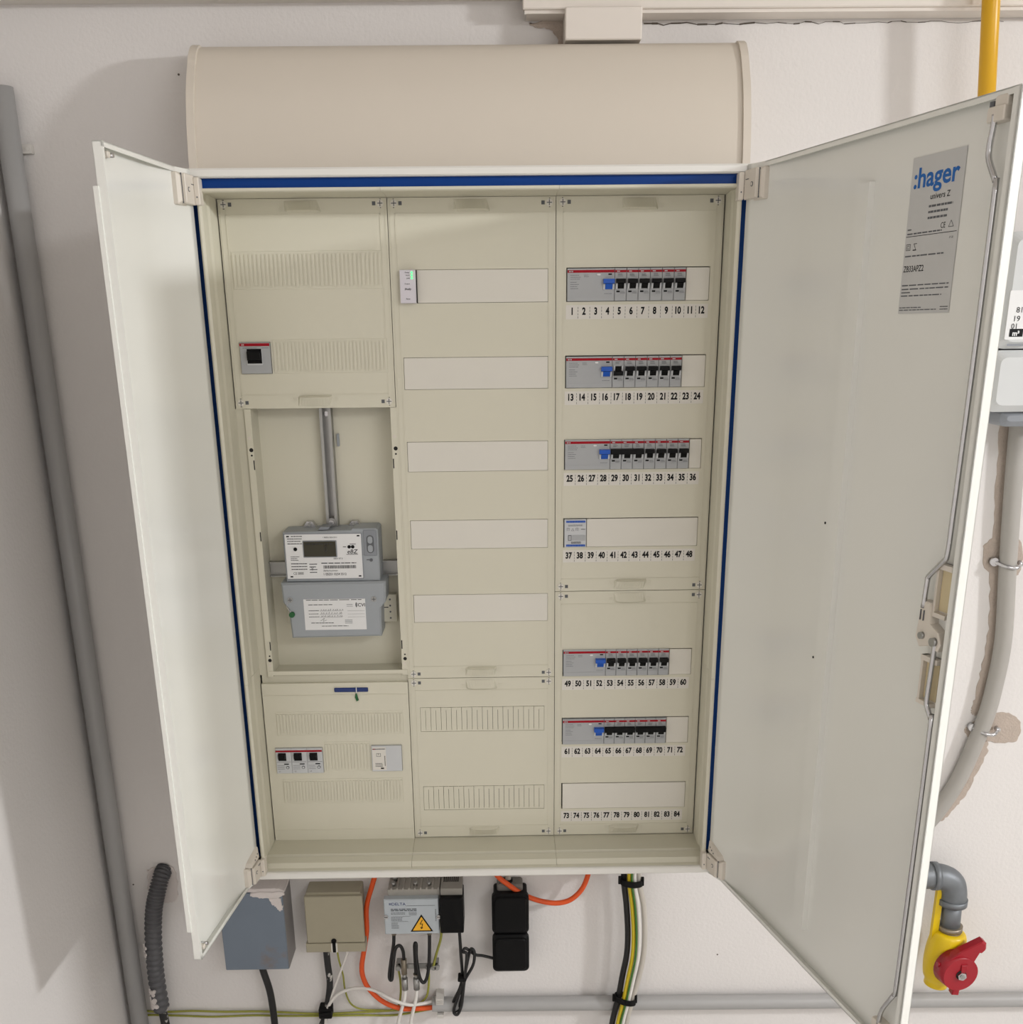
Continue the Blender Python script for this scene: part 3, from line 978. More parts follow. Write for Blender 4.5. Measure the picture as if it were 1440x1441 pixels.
def residual(label, row):
    a, b, x0 = R[row]
    w = 4 * PITCH - 0.0005
    root = thing('residual_current_breaker', label, 'breaker', (x0, YC, a + 0.0006), 'residual current breakers with blue toggles')
    g = G()
    g.plate(0, w, 0, HB, YB0, YB1, M_GREY, ch=0.0005)
    g.lines(0.0045, 0.0200, 0.0370, 0.0006, YB1 - 0.0002, M_INKG, 3, 0.0028)
    g.lines(0.0045, 0.0180, 0.0270, 0.0006, YB1 - 0.0002, M_INKG, 4, 0.0030)
    g.lines(0.0250, 0.0330, 0.0370, 0.0006, YB1 - 0.0002, M_INKG, 2, 0.0022)
    g.lines(0.0560, 0.0690, 0.0105, 0.0006, YB1 - 0.0002, M_INKG, 1, 0.002)
    g.box(0.0005, w - 0.0005, YB1 - 0.0005, YB1 + 0.0002, 0.0008, 0.0070, M_GREY)
    g.build('body', root, local=True)
    g = G()
    g.quad(0.0002, w - 0.0002, 0.0404, 0.0442, YB1 - 0.0003, M_RED)
    g.quad(0.0025, 0.0085, 0.0412, 0.0432, YB1 - 0.0005, M_GREY)
    g.text('ABB', 0.0055, 0.0422, 0.0013, YB1 - 0.0007, M_RED, bold=0.02)
    g.build('stripe', root, local=True, label='red stripe')
    g = G()
    tee(g, 3.5 * PITCH - 0.0003, 0.0165, 0.0318, 0.0150, M_TOGB, YB1, True, 0.0108)
    g.build('toggle', root, local=True, label='blue toggle')
    g = G()
    for sd in (-1, 1):
        xc = 3.5 * PITCH - 0.0003
        g.extrude_x([(YB1 + 0.001, 0.0160), (YB1 - 0.0026, 0.0165), (YB1 - 0.0050, 0.0240), (YB1 + 0.001, 0.0240)], *sorted((xc + sd * 0.0056, xc + sd * 0.0082)), M_GREYL)
    g.build('toggle_guard', root, local=True)
    G().plate(0.0448, 0.0500, 0.0362, 0.0390, YB1 + 0.0005, YB1 - 0.0016, M_PAPER, r=0.0012, ch=0.0004).build('test_button', root, local=True, label='white test button')
    G().quad(0.0618, 0.0672, 0.0370, 0.0390, YB1 - 0.0003, M_BLACK).build('indicator', root, local=True)
    return root


ROWN = {0: 'topmost', 1: 'second', 2: 'third', 4: 'fourth', 5: 'lowest'}
NTH = ['first', 'second', 'third', 'fourth', 'fifth', 'sixth']
GS = 'single-pole breakers in the numbered rows'
proto_rcd = None
for row, (lo, hi) in ((0, (1, 4)), (1, (13, 16)), (2, (25, 28)), (4, (49, 52)), (5, (61, 64))):
    lab = 'grey residual current breaker with a blue toggle starting the %s breaker row' % ROWN[row]
    if proto_rcd is None:
        proto_rcd = residual(lab, row)
    else:
        o = copy_tree(proto_rcd)
        o['label'] = lab
        o.location = (R[row][2], YC, R[row][0] + 0.0006)
proto = None
singles = [(0, s) for s in range(4, 10)] + [(1, s) for s in range(5, 10)] + [(2, s) for s in range(7, 11)] + [(4, s) for s in range(4, 10)]
for row, slot in singles:
    if row == 2:
        lab = '%s single-pole breaker after the wide black toggle in the third breaker row' % NTH[slot - 7]
    else:
        lab = '%s single-pole breaker after the blue toggle in the %s breaker row' % (NTH[slot - 4], ROWN[row])
    if proto is None:
        proto = breaker('circuit_breaker', lab, 1, row, slot, GS)
    else:
        o = copy_tree(proto)
        o['label'] = lab
        o.location = (R[row][2] + slot * PITCH, YC, R[row][0] + 0.0006)
breaker('circuit_breaker', 'single-pole breaker switched off with its black toggle down, second breaker row', 1, 1, 4, GS, on=False)
proto3 = breaker('three_pole_breaker', 'three-pole breaker with one wide black toggle in the third breaker row', 3, 2, 4, 'three-pole breakers')
for row, slot, lab in ((5, 4, 'three-pole breaker next to the blue toggle in the lowest breaker row'), (5, 7, 'three-pole breaker next to the blank strip in the lowest breaker row')):
    o = copy_tree(proto3)
    o['label'] = lab
    o.location = (R[row][2] + slot * PITCH, YC, R[row][0] + 0.0006)

# bell transformer in the fourth row
t = thing('rail_module', 'small grey rail module with blue edges above numbers 37 and 38', 'module', (0.1402, YC, 1.2747))
w = 2 * PITCH - 0.0004
g = G()
g.plate(0, w, 0, 0.0458, YB0, -0.0030, M_GREYL, ch=0.0005)
g.lines(0.006, 0.0300, 0.0365, 0.0006, -0.0033, M_INKG, 2, 0.0014, 0.1)
for k, xx in enumerate((0.0060, 0.0135, 0.0205)):
    for dx, dz, dx2, dz2 in ((-0.0022, 0, 0.0022, 0), (-0.0022, 0, 0, 0.004), (0.0022, 0, 0, 0.004)) if k == 1 else ((-0.002, 0, -0.002, 0.0045), (-0.002, 0.0045, 0.002, 0.0045), (0.002, 0.0045, 0.002, 0), (0, 0, 0, 0.0045)):
        g.bar(xx + dx, 0.0272 + dz, xx + dx2, 0.0272 + dz2, 0.0004, -0.0033, M_INKG)
g.lines(0.0270, 0.0340, 0.0295, 0.0008, -0.0033, M_INK, 1, 0.002, 0)
g.box(0.0060, 0.0115, -0.0040, -0.0028, 0.0110, 0.0200, M_INKG)
g.box(0.0068, 0.0107, -0.0044, -0.0028, 0.0118, 0.0192, M_GREY)
g.box(0.0125, 0.0340, -0.0036, -0.0028, 0.0110, 0.0200, M_GREY)
g.lines(0.0110, 0.0270, 0.0085, 0.0010, -0.0033, M_INK, 2, 0.0016, 0.1)
g.build('body', t, local=True)
for z0 in (0.0405, 0.0015):
    g = G()
    for k in range(12):
        xx = 0.0030 + k * 0.0026
        g.box(xx, xx + 0.0021, -0.0042, -0.0028, z0, z0 + 0.0030, M_TOGB)
    g.build('edge_strip', t, local=True, label='blue edge strip')

# main switch in the left column
t = thing('main_switch', 'grey main switch with black square toggle and red stripe', 'switch', (-0.3600, YC, 1.5527))
w = 0.0463
g = G()
g.plate(0, w, 0, 0.0460, YB0, -0.0040, M_GREY, ch=0.0006)
g.lines(0.0045, 0.0260, 0.0378, 0.0007, -0.0042, M_INKG, 1, 0.002, 0.05)
g.lines(0.0340, 0.0440, 0.0378, 0.0007, -0.0042, M_INKG, 1, 0.002, 0.05)
g.build('body', t, local=True)
g = G()
g.quad(0.0003, w - 0.0003, 0.0405, 0.0447, -0.0043, M_RED)
g.text('ABB', 0.0050, 0.0426, 0.0018, -0.0045, M_PAPER, bold=0.02)
g.build('stripe', t, local=True, label='red stripe')
g = G()
g.plate(0.0095, 0.0340, 0.0125, 0.0370, -0.0035, -0.0052, M_GREYL, r=0.0008, ch=0.0006)
g.build('toggle_frame', t, local=True)
g = G()
g.plate(0.0108, 0.0332, 0.0150, 0.0366, -0.0040, -0.0056, M_BLACK, ch=0.0004)
g.extrude_x([(-0.005, 0.0190), (-0.0130, 0.0200), (-0.0130, 0.0330), (-0.005, 0.0340)], 0.0120, 0.0320, M_BLACK)
g.build('toggle', t, local=True, label='black square toggle')

# three-pole selective breaker in the lower left
t = thing('selective_breaker', 'grey three-pole breaker with black toggles beneath the meter bay', 'breaker', (-0.3602, YC - 0.002, 0.8808))
P3 = 0.0272
g = G()
for k in range(3):
    g.plate(k * P3, (k + 1) * P3 - 0.0004, 0, 0.0468, YB0, -0.0035, M_GREYL, ch=0.0005)
    xa = k * P3
    g.lines(xa + 0.002, xa + 0.014, 0.0150, 0.0007, -0.0037, M_INKG, 3, 0.0032, 0.2)
    g.text('L%d' % (k + 1), xa + 0.005, 0.0042, 0.0024, -0.0037, M_INK)
    g.quad(xa + 0.001, xa + 0.0255, 0.0215, 0.0221, -0.0037, M_INKG)
g.build('body', t, local=True)
G().quad(0.0003, 3 * P3 - 0.0007, 0.0402, 0.0436, -0.0038, M_RED).build('stripe', t, local=True, label='red stripe')
for k in range(3):
    xa = k * P3
    g = G()
    g.plate(xa + 0.0045, xa + 0.0180, 0.0240, 0.0385, -0.0033, -0.0042, M_BLACK, ch=0.0003)
    g.extrude_x([(-0.004, 0.0285), (-0.0110, 0.0295), (-0.0110, 0.0380), (-0.004, 0.0385)], xa + 0.0055, xa + 0.0170, M_BLACK)
    g.build('toggle', t, local=True, label='black toggle')
    g = G()
    g.quad(xa + 0.0135, xa + 0.0220, 0.0168, 0.0188, -0.0038, M_BLACK)
    g.cyl((xa + 0.0195, -0.003, 0.0115), (xa + 0.0195, -0.0046, 0.0115), 0.0028, M_INKG, n=16)
    g.cyl((xa + 0.0195, -0.004, 0.0115), (xa + 0.0195, -0.0049, 0.0115), 0.0019, M_GREYL, n=16)
    g.build('indicator', t, local=True)

# grey module in the lower left
t = thing('surge_module', 'plain light grey module beneath the meter bay', 'module', (-0.1935, YC - 0.002, 0.8825))
g = G()
g.plate(0, 0.0523, 0, 0.0478, YB0, -0.0045, M_GREYL, ch=0.0007)
g.build('body', t, local=True)
g = G()
g.plate(0.0015, 0.0250, 0.0030, 0.0455, -0.0043, -0.0050, M_PAPER2, r=0.0005)
g.lines(0.0020, 0.0240, 0.0425, 0.0018, -0.0052, M_INKG, 1, 0.002, 0)
g.text('ABB', 0.0045, 0.0425, 0.0018, -0.0054, M_RED, bold=0.02)
for a, b, c_, d in ((0.0085, 0.0090, 0.0285, 0.0345), (0.0155, 0.0160, 0.0285, 0.0345), (0.0085, 0.0160, 0.0285, 0.0290), (0.0085, 0.0160, 0.0340, 0.0345), (0.0118, 0.0124, 0.0310, 0.0345)):
    g.quad(a, b, c_, d, -0.0052, M_INK)
g.lines(0.0060, 0.0190, 0.0155, 0.0009, -0.0052, M_INK, 3, 0.0028, 0.2)
g.quad(0.0150, 0.0205, 0.0050, 0.0075, -0.0052, M_BLACK)
for k in range(8):
    g.quad(0.0222, 0.0236, 0.0110 + k * 0.0024, 0.0126 + k * 0.0024, -0.0052, M_INK)
g.build('print_panel', t, local=True)

# energy monitor in the middle column
t = thing('energy_monitor', 'slim white monitoring device with green lights beside the top blank strip', 'device', (-0.1098, YC, 1.6527))
w = 0.0238
g = G()
g.plate(0, w, 0.0, 0.0470, 0.010, -0.0120, M_MONO, r=0.0008, ch=0.0006)
yy = -0.0122
for s_, zz in (('Power', 0.0432), ('Wi-Fi', 0.0392), ('LAN', 0.0352), ('Output', 0.0275)):
    g.text(s_, 0.0150, zz, 0.0019, yy, M_INK, 'r', bold=0.01)
g.text('Shelly', 0.0118, 0.0200, 0.0028, yy, M_INK, bold=0.02, shear=0.2, sx=1.1)
g.text('Reset', 0.0118, 0.0062, 0.0020, yy, M_INK, bold=0.01)
g.build('body', t, local=True)
for zz in (0.0432, 0.0392, 0.0352):
    G().cyl((0.0182, -0.0115, zz), (0.0182, -0.0126, zz), 0.0013, M_LED, n=12).build('status_light', t, local=True, label='green status light')
G().box(w - 0.0002, w + 0.0008, -0.0060, 0.010, 0.0005, 0.0465, M_INK).build('side_seam', t, local=True)

# ------------------------------------------------------------------ doors
ZB, ZT = 0.7235, 1.8265


def door_shell(s0, s1, sgn):
    """door in local coordinates: hinge at x=0, inside faces -y"""
    g = G()
    xi = 0.120
    x0, x1 = sorted((sgn * xi, sgn * s1))
    g.box(x0, x1, 0.0034, 0.0042, ZB, ZT, M_DOOR)
    # the inner skin bows towards the frame along the hinge side
    pr = [(s1, 0.0030), (xi + 0.08, 0.0030), (xi + 0.02, 0.0030)]
    for k in range(13):
        u = k / 12
        pr.append((xi * (1 - u), 0.0030 - 0.0185 * u ** 1.8))
    pr.append((-0.0015, -0.0120))
    v = [(sgn * x, y, z) for z in (ZB, ZT) for x, y in pr]
    n_ = len(pr)
    g.add(v, [(i, i + 1, n_ + i + 1, n_ + i) for i in range(n_ - 1)], M_DOOR, True)
    x0, x1 = sorted((sgn * s0, sgn * s1))
    d0, d1 = -0.0075, 0.0035
    g.box(x0, x1, d0, d1, ZT - 0.0014, ZT, M_DOOR)
    g.box(x0, x1, d0, d1, ZB, ZB + 0.0014, M_DOOR)
    # folded lips along top and bottom
    g.box(x0, x1, d0, d0 + 0.0012, ZT - 0.0065, ZT, M_DOOR)
    g.box(x0, x1, d0, d0 + 0.0012, ZB, ZB + 0.0065, M_DOOR)
    return g


# right, wide door
AR = -math.radians(74.77)
g = door_shell(-0.001, 0.5110, 1)
g.box(0.5070, 0.5110, -0.0080, 0.0042, ZB, ZT, M_DOOR)
g.box(0.5010, 0.5110, -0.0080, -0.0066, ZB + 0.001, ZT - 0.001, M_DOOR)
door = g.build('door', cab, label='wide white right door with a nameplate and lock rods', local=True)
door.location = (0.400, -0.205, -0.722)
door.rotation_euler = (0, 0, AR)

g = G()
g.extrude_z([(0.2450, 0.0032), (0.2475, -0.0042), (0.2742, -0.0042), (0.2760, 0.0032)], 0.7750, 1.7720, M_DOOR)
g.build('stiffener', door, local=True)
g = G()
ly = 0.0024
g.quad(0.3440, 0.4310, 1.6262, 1.7866, ly, M_SILVER)
ly -= 0.0002
g.text(':hager', 0.3490, 1.7660, 0.0205, ly, M_HBLUE, 'l', sx=1.08, bold=0.022)
g.text('univers Z', 0.3800, 1.7450, 0.0062, ly, M_INK, 'l', bold=0.006)
g.lines(0.3790, 0.4180, 1.7350, 0.0022, ly, M_INKG, 1, 0.0055, 0.0)
g.lines(0.3790, 0.4110, 1.7292, 0.0022, ly, M_INKG, 1, 0.0055, 0.0)
g.lines(0.3790, 0.4110, 1.7234, 0.0022, ly, M_INKG, 1, 0.0055, 0.0)
g.text('CE', 0.4060, 1.7145, 0.0060, ly, M_INK, sx=0.8)
g.bar(0.4150, 1.7118, 0.4185, 1.7180, 0.0006, ly, M_INKG)
g.bar(0.4185, 1.7180, 0.4230, 1.7118, 0.0006, ly, M_INKG)
g.bar(0.4150, 1.7118, 0.4230, 1.7118, 0.0006, ly, M_INKG)
g.lines(0.3465, 0.3530, 1.7138, 0.0014, ly, M_INKG, 1, 0.002, 0)
g.lines(0.3465, 0.4050, 1.7095, 0.0014, ly, M_INKG, 1, 0.002, 0)
g.quad(0.3450, 0.4290, 1.7065, 1.7071, ly, M_INK)
g.text('IP 30', 0.4215, 1.7015, 0.0022, ly, M_INKG)
for xx in (0.3465, 0.3530):
    pass
for a, b, c_, d in ((0.3470, 0.3545, 1.6925, 1.6930), (0.3470, 0.3545, 1.6985, 1.6990), (0.3470, 0.3475, 1.6925, 1.6990), (0.3540, 0.3545, 1.6925, 1.6990), (0.3488, 0.3527, 1.6940, 1.6944), (0.3488, 0.3527, 1.6971, 1.6975), (0.3488, 0.3492, 1.6940, 1.6975), (0.3523, 0.3527, 1.6940, 1.6975)):
    g.quad(a, b, c_, d, ly, M_INK)
g.quad(0.3590, 0.3650, 1.6920, 1.6930, ly, M_INK)
g.bar(0.3640, 1.6930, 0.3600, 1.6990, 0.0006, ly, M_INK)
g.bar(0.3600, 1.6990, 0.3655, 1.6990, 0.0006, ly, M_INK)
g.lines(0.3465, 0.4120, 1.6865, 0.0014, ly, M_INKG, 1, 0.002, 0)
g.text('ZB33APZ2', 0.3462, 1.6735, 0.0066, ly, M_INK, 'l', bold=0.006, sx=0.86)
g.lines(0.3465, 0.4260, 1.6560, 0.0012, ly, M_INKG, 2, 0.0040, 0.02)
g.lines(0.3465, 0.3620, 1.6485, 0.0012, ly, M_INKG, 1, 0.0040, 0.02)
g.lines(0.3465, 0.4160, 1.6450, 0.0012, ly, M_INKG, 1, 0.0040, 0.02)
g.lines(0.3455, 0.3850, 1.6325, 0.0010, ly, M_INKG, 1, 0.0040, 0.02)
g.lines(0.3455, 0.4100, 1.6300, 0.0010, ly, M_INKG, 1, 0.0040, 0.02)
g.lines(0.4160, 0.4290, 1.6325, 0.0010, ly, M_INKG, 2, 0.0026, 0.02)
g.build('nameplate', door, local=True, label='silver nameplate with blue lettering')
ry = -0.0075
g = G()
g.tube([(0.4775, ry, 1.8060), (0.4775, ry, 1.7950), (0.4755, ry, 1.7790), (0.4775, ry, 1.7660), (0.4900, ry, 1.7460), (0.4915, ry, 1.7350), (0.4915, ry, 1.58), (0.4900, ry, 1.42), (0.4890, ry, 1.3780), (0.4840, ry, 1.3680), (0.4640, ry, 1.3480), (0.4615, ry, 1.3400), (0.4600, ry, 1.3100)], 0.0030, M_CHROME, n=10, sub=4)
g.build('lock_rod', door, local=True, label='bent chrome lock rod')
g = G()
g.tube([(0.4870, ry, 1.2780), (0.4860, ry, 1.2400), (0.4850, ry, 1.2080), (0.4870, ry, 1.1990), (0.4950, ry, 1.1880), (0.4965, ry, 1.1780), (0.4960, ry, 1.00), (0.4945, ry, 0.8300), (0.4920, ry, 0.8150), (0.4740, ry, 0.7800), (0.4700, ry, 0.7560)], 0.0030, M_CHROME, n=10, sub=4)
g.build('lock_rod', door, local=True, label='bent chrome lock rod')
g = G()
g.plate(0.4690, 0.4930, 1.7990, 1.8130, 0.003, -0.0100, M_HINGE, r=0.002, ch=0.001)
g.plate(0.4760, 0.4940, 1.8110, 1.8225, 0.003, -0.0080, M_HINGE, r=0.003, ch=0.001)
g.box(0.4700, 0.4755, -0.0085, 0.003, 1.8130, 1.8180, M_INKG)
g.build('rod_guide', door, local=True)
g = G()
g.plate(0.4580, 0.4880, 0.7480, 0.7600, 0.003, -0.0100, M_HINGE, r=0.002, ch=0.001)
g.build('rod_guide', door, local=True)
g = G()
g.poly([(0.4520, 1.2740), (0.4600, 1.2640), (0.4780, 1.2700), (0.4920, 1.2660), (0.4960, 1.2760), (0.4900, 1.2880), (0.4760, 1.2950), (0.4720, 1.3180), (0.4560, 1.3180), (0.4540, 1.2900)], 0.003, -0.0085, M_HINGE, ch=0.0015)
g.cyl((0.4655, -0.0080, 1.2790), (0.4655, -0.0125, 1.2790), 0.0040, M_ZINC, n=14)
g.cyl((0.4870, -0.0080, 1.2770), (0.4870, -0.0130, 1.2770), 0.0050, M_ZINC, n=14)
g.box(0.4585, 0.4592, -0.0100, -0.008, 1.2960, 1.3080, M_INKG)
g.box(0.4640, 0.4647, -0.0100, -0.008, 1.2960, 1.3080, M_INKG)
g.build('lock_mechanism', door, local=True)
for x0, x1, z0, z1 in ((0.4730, 0.4990, 1.3035, 1.3640), (0.4650, 0.4930, 1.1980, 1.2560)):
    g = G()
    mm = mat('pocket_cream', (214, 198, 160), 0.5)
    g.plate(x0, x1, z0, z1, 0.0032, 0.0005, M_HINGE, r=0.001, ch=0.0008)
    g.plate(x0 + 0.004, x1 - 0.0025, z0 + 0.007, z1 - 0.007, 0.001, -0.0004, mm)
    g.box(x0 - 0.001, x1 - 0.001, -0.0060, 0.0032, z1 - 0.006, z1, M_HINGE)
    g.box(x0 - 0.001, x1 - 0.004, -0.0060, 0.0032, z0, z0 + 0.005, M_HINGE)
    g.box(x0, x0 + 0.0035, -0.0055, 0.0032, z0, z1, M_HINGE)
    g.build('latch_pocket', door, local=True, label='cream latch pocket')
for xx, zz in ((0.2340, 1.3675), (0.2330, 1.1815)):
    G().cyl((xx, 0.0035, zz), (xx, 0.0024, zz), 0.0017, M_HOLE, n=10).build('bolt_hole', door, local=True)


def hinge(parent, sgn, top):
    """white plastic hinge leaf fixed to the door, local coordinates"""
    g = G()
    z0, z1 = (1.7810, 1.8185) if top else (0.7330, 0.7640)
    a, b = sorted((sgn * 0.001, sgn * 0.0340))
    g.plate(a, b, z0, z1, 0.000, -0.0210, M_HINGE, r=0.002, ch=0.001)
    a, b = sorted((sgn * 0.0140, sgn * 0.0420))
    g.plate(a, b, z0 - 0.002, z1 + 0.001, 0.002, -0.0155, M_HINGE, r=0.002, ch=0.004)
    xr = sgn * 0.0235
    zr = z0 + 0.018
    g.cyl((xr, -0.0205, zr), (xr, -0.0216, zr), 0.0032, M_INKG, n=16)
    g.cyl((xr, -0.0205, zr), (xr, -0.0219, zr), 0.0022, M_HINGE, n=16)
    g.box(*sorted((sgn * 0.0060, sgn * 0.0140)), -0.0216, -0.0205, zr + 0.007, zr + 0.008, M_INKG)
    g.box(*sorted((sgn * 0.0335, sgn * 0.0345)), -0.0166, -0.0150, z0, z1, M_INKG)
    if not top:
        g.poly([(sgn * x, z) for x, z in ((0.0, 0.7660), (0.0370, 0.7660), (0.0330, 0.7720), (0.0030, 0.7880))][::sgn], 0.003, -0.0185, M_HINGE, ch=0.001)
        for k in range(3):
            g.cyl((sgn * (0.008 + 0.006 * k), -0.0180, 0.7775 - 0.0028 * k), (sgn * (0.008 + 0.006 * k), -0.0190, 0.7775 - 0.0028 * k), 0.0014, M_INKG, n=8)
    return g.build('hinge', parent, local=True)


hinge(door, 1, True)
hinge(door, 1, False)

# left, narrow door
AL = math.radians(83.35)
g = door_shell(-0.001, 0.2390, -1)
g.box(-0.2390, -0.2340, -0.0075, 0.0042, ZB, ZT, M_DOOR)
door2 = g.build('door', cab, label='narrow white left door with an overlap strip', local=True)
door2.location = (-0.400, -0.205, -0.722)
door2.rotation_euler = (0, 0, AL)
G().box(-0.2420, -0.2300, 0.0020, 0.0082, 0.7720, 1.7780, M_DOOR).build('overlap_strip', door2, local=True)
for zz in (1.8140, 0.7360):
    g = G()
    g.plate(-0.2260, -0.2180, zz - 0.0035, zz + 0.0035, 0.003, -0.0070, M_HINGE, r=0.002, ch=0.001)
    g.cyl((-0.2130, 0.003, zz), (-0.2130, -0.0080, zz), 0.0026, M_CHROME, n=12)
    g.build('rod_guide', door2, local=True)
hinge(door2, -1, True)
hinge(door2, -1, False)
# hinge leaves fixed to the cabinet frame
for sx in (-1, 1):
    for z0, z1 in ((1.7810, 1.8165), (0.7330, 0.7640)):
        g = G()
        a, b = sorted((sx * 0.3725, sx * 0.3800))
        g.plate(a, b, z0, z1, -0.196, -0.2140, M_HINGE, r=0.002, ch=0.001)
        g.cyl((sx * 0.3762, -0.2135, z0 + 0.010), (sx * 0.3762, -0.2146, z0 + 0.010), 0.0010, M_INKG, n=8)
        g.build('hinge_block', cab)

# ------------------------------------------------------------------ pipe in the left corner
t = thing('corner_pipe', 'grey plastic pipe running up the corner beside the narrow door', 'pipe', (-0.703, -0.02, 0))
G().cyl((-0.7035, -0.0200, 0.0), (-0.7035, -0.0200, 1.9665), 0.0165, M_PVC, n=24).build('pipe', t)
for zz in (1.884,):
    g = G()
    g.box(-0.7270, -0.6760, -0.0110, 0.0, zz - 0.0065, zz + 0.0065, M_CLIP)
    g.cyl((-0.6815, -0.011, zz), (-0.6815, -0.0125, zz), 0.003, M_CLIP, n=10)
    g.build('pipe_clip', t)

# corrugated conduit at the lower left
t = thing('corrugated_conduit', 'black corrugated conduit flecked with white paint near the corner', 'conduit', (-0.655, -0.03, 0))
pts = [(-0.622, 0.004, 0.632), (-0.625, -0.014, 0.622), (-0.632, -0.025, 0.596), (-0.640, -0.029, 0.565), (-0.6470, -0.030, 0.520), (-0.6520, -0.030, 0.460), (-0.6540, -0.030, 0.400), (-0.6525, -0.030, 0.335)]
P = catmull(pts, 24)
g = G()
NR = 34
g.tube(P, lambda u: 0.0150 + 0.0017 * math.sin(u * NR * 2 * math.pi), M_CORR, n=18, sub=1)
g.build('sleeve', t)
G().tube([(-0.6520, -0.030, 0.345), (-0.649, -0.030, 0.30), (-0.648, -0.029, 0.20), (-0.648, -0.028, 0.0)], 0.0085, M_CPAINT, n=12).build('cable', t)
g = G()
for k in range(26):
    zz = 0.345 + 0.045 * random.random()
    aa = math.radians(random.uniform(195, 268))
    g.cyl((-0.6535 + 0.0150 * math.cos(aa), -0.030 + 0.0150 * math.sin(aa), zz), (-0.6535 + 0.0178 * math.cos(aa), -0.030 + 0.0178 * math.sin(aa), zz), random.uniform(0.002, 0.005), M_PLASTW, n=8, smooth=False)
for k in range(9):
    zz = 0.460 + 0.030 * random.random()
    aa = math.radians(random.uniform(195, 235))
    g.cyl((-0.6525 + 0.0150 * math.cos(aa), -0.030 + 0.0150 * math.sin(aa), zz), (-0.6525 + 0.0176 * math.cos(aa), -0.030 + 0.0176 * math.sin(aa), zz), random.uniform(0.002, 0.004), M_PLASTW, n=8, smooth=False)
g.build('filler_spots', t, kind='stuff')

# ------------------------------------------------------------------ boxes below the cabinet
t = thing('metal_box', 'blue-grey metal box with filler smeared on its top', 'box', (-0.444, 0, 0.449))
g = G()
g.plate(-0.5035, -0.3820, 0.4490, 0.6180, 0.0, -0.0660, M_BOXSD, r=0.001)
g.build('housing', t)
G().plate(-0.5030, -0.3825, 0.4500, 0.6170, -0.0655, -0.0700, M_BOXBL, r=0.002, ch=0.0012).build('lid', t)
g = G()

def lump(pts, yb, yf, jag):
    P_ = [(p.x, p.y) for p in catmull([(a, b, 0) for a, b in pts + [pts[0]]], 6)][:-1]
    P_ = [(a + random.uniform(-jag, jag), b + random.uniform(-jag, jag)) for a, b in P_]
    g.poly(P_, yb, yf, M_PLASTW, ch=0.0012)


lump([(-0.440, 0.6190), (-0.442, 0.6120), (-0.425, 0.6070), (-0.405, 0.6060), (-0.385, 0.6080), (-0.383, 0.6190)], -0.066, -0.0718, 0.0012)
lump([(-0.407, 0.6070), (-0.404, 0.5960), (-0.396, 0.5890), (-0.390, 0.5800), (-0.384, 0.5830), (-0.384, 0.5960), (-0.389, 0.6070)], -0.066, -0.0726, 0.0014)
lump([(-0.470, 0.6175), (-0.384, 0.6175), (-0.386, 0.6240), (-0.41, 0.6265), (-0.45, 0.6240)], -0.001, -0.0690, 0.001)
g.build('filler_smear', t)
G().tube([(-0.4480, -0.030, 0.4495), (-0.4420, -0.032, 0.4200), (-0.4330, -0.033, 0.375), (-0.4300, -0.033, 0.32), (-0.4300, -0.032, 0.22), (-0.430, -0.030, 0.0)], 0.0068, M_CBLACK, n=12).build('power_cable', None, 'black cable hanging out of the blue-grey metal box', 'cable')

t = thing('junction_box', 'beige square junction box with a black latch slot', 'box', (-0.2926, 0, 0.4745))
g = G()
g.plate(-0.3450, -0.2400, 0.4760, 0.6000, 0.0, -0.0440, M_JBOX, r=0.003, ch=0.002)
g.build('base', t)
G().plate(-0.3470, -0.2365, 0.4945, 0.5960, -0.042, -0.0510, M_JBOX, r=0.002, ch=0.0015).build('lid', t)
G().plate(-0.3500, -0.2355, 0.4745, 0.4938, -0.004, -0.0520, M_JBOX, r=0.001, ch=0.001).build('skirt', t)
g = G()
g.plate(-0.3015, -0.2895, 0.4745, 0.4945, -0.050, -0.0530, M_BLANK, r=0.001)
g.plate(-0.2985, -0.2925, 0.4755, 0.4975, -0.052, -0.0545, M_BLACK, r=0.001)
g.cyl((-0.2955, -0.050, 0.4995), (-0.2955, -0.0530, 0.4995), 0.0050, M_BLACK, n=14)
g.build('latch', t)
g = G()
for xx in (-0.3170, -0.2720):
    g.cyl((xx, -0.026, 0.478), (xx, -0.026, 0.4715), 0.0085, M_BLACK, n=14)
g.build('grommet', t)

G().tube([(-0.3170, -0.026, 0.474), (-0.3160, -0.026, 0.43), (-0.3150, -0.024, 0.385), (-0.3230, -0.022, 0.335), (-0.3320, -0.020, 0.30), (-0.345, -0.02, 0.24), (-0.350, -0.02, 0.0)], 0.0065, M_CPAINT, n=12).build('flecked_cable', None, 'thick black paint-flecked cable leaving the beige junction box', 'cable')
G().tube([(-0.2960, -0.026, 0.474), (-0.2940, -0.024, 0.44), (-0.2890, -0.018, 0.40), (-0.2880, -0.012, 0.36), (-0.2800, -0.010, 0.328), (-0.262, -0.008, 0.312), (-0.230, -0.006, 0.3065), (-0.180, -0.006, 0.3055), (-0.118, -0.014, 0.3150)], 0.0018, M_OLIVE, n=8).build('earth_wire', None, 'thin green-yellow wire dropping from the beige junction box', 'wire')
G().tube([(-0.2720, -0.026, 0.474), (-0.2800, -0.026, 0.445), (-0.2950, -0.026, 0.405), (-0.3100, -0.026, 0.365), (-0.3220, -0.026, 0.330), (-0.3300, -0.026, 0.29), (-0.336, -0.026, 0.2), (-0.338, -0.026, 0.0)], 0.0026, M_CWHITE, n=8).build('white_wire', None, 'thin white wire leaning from junction box to the black strap', 'wire')
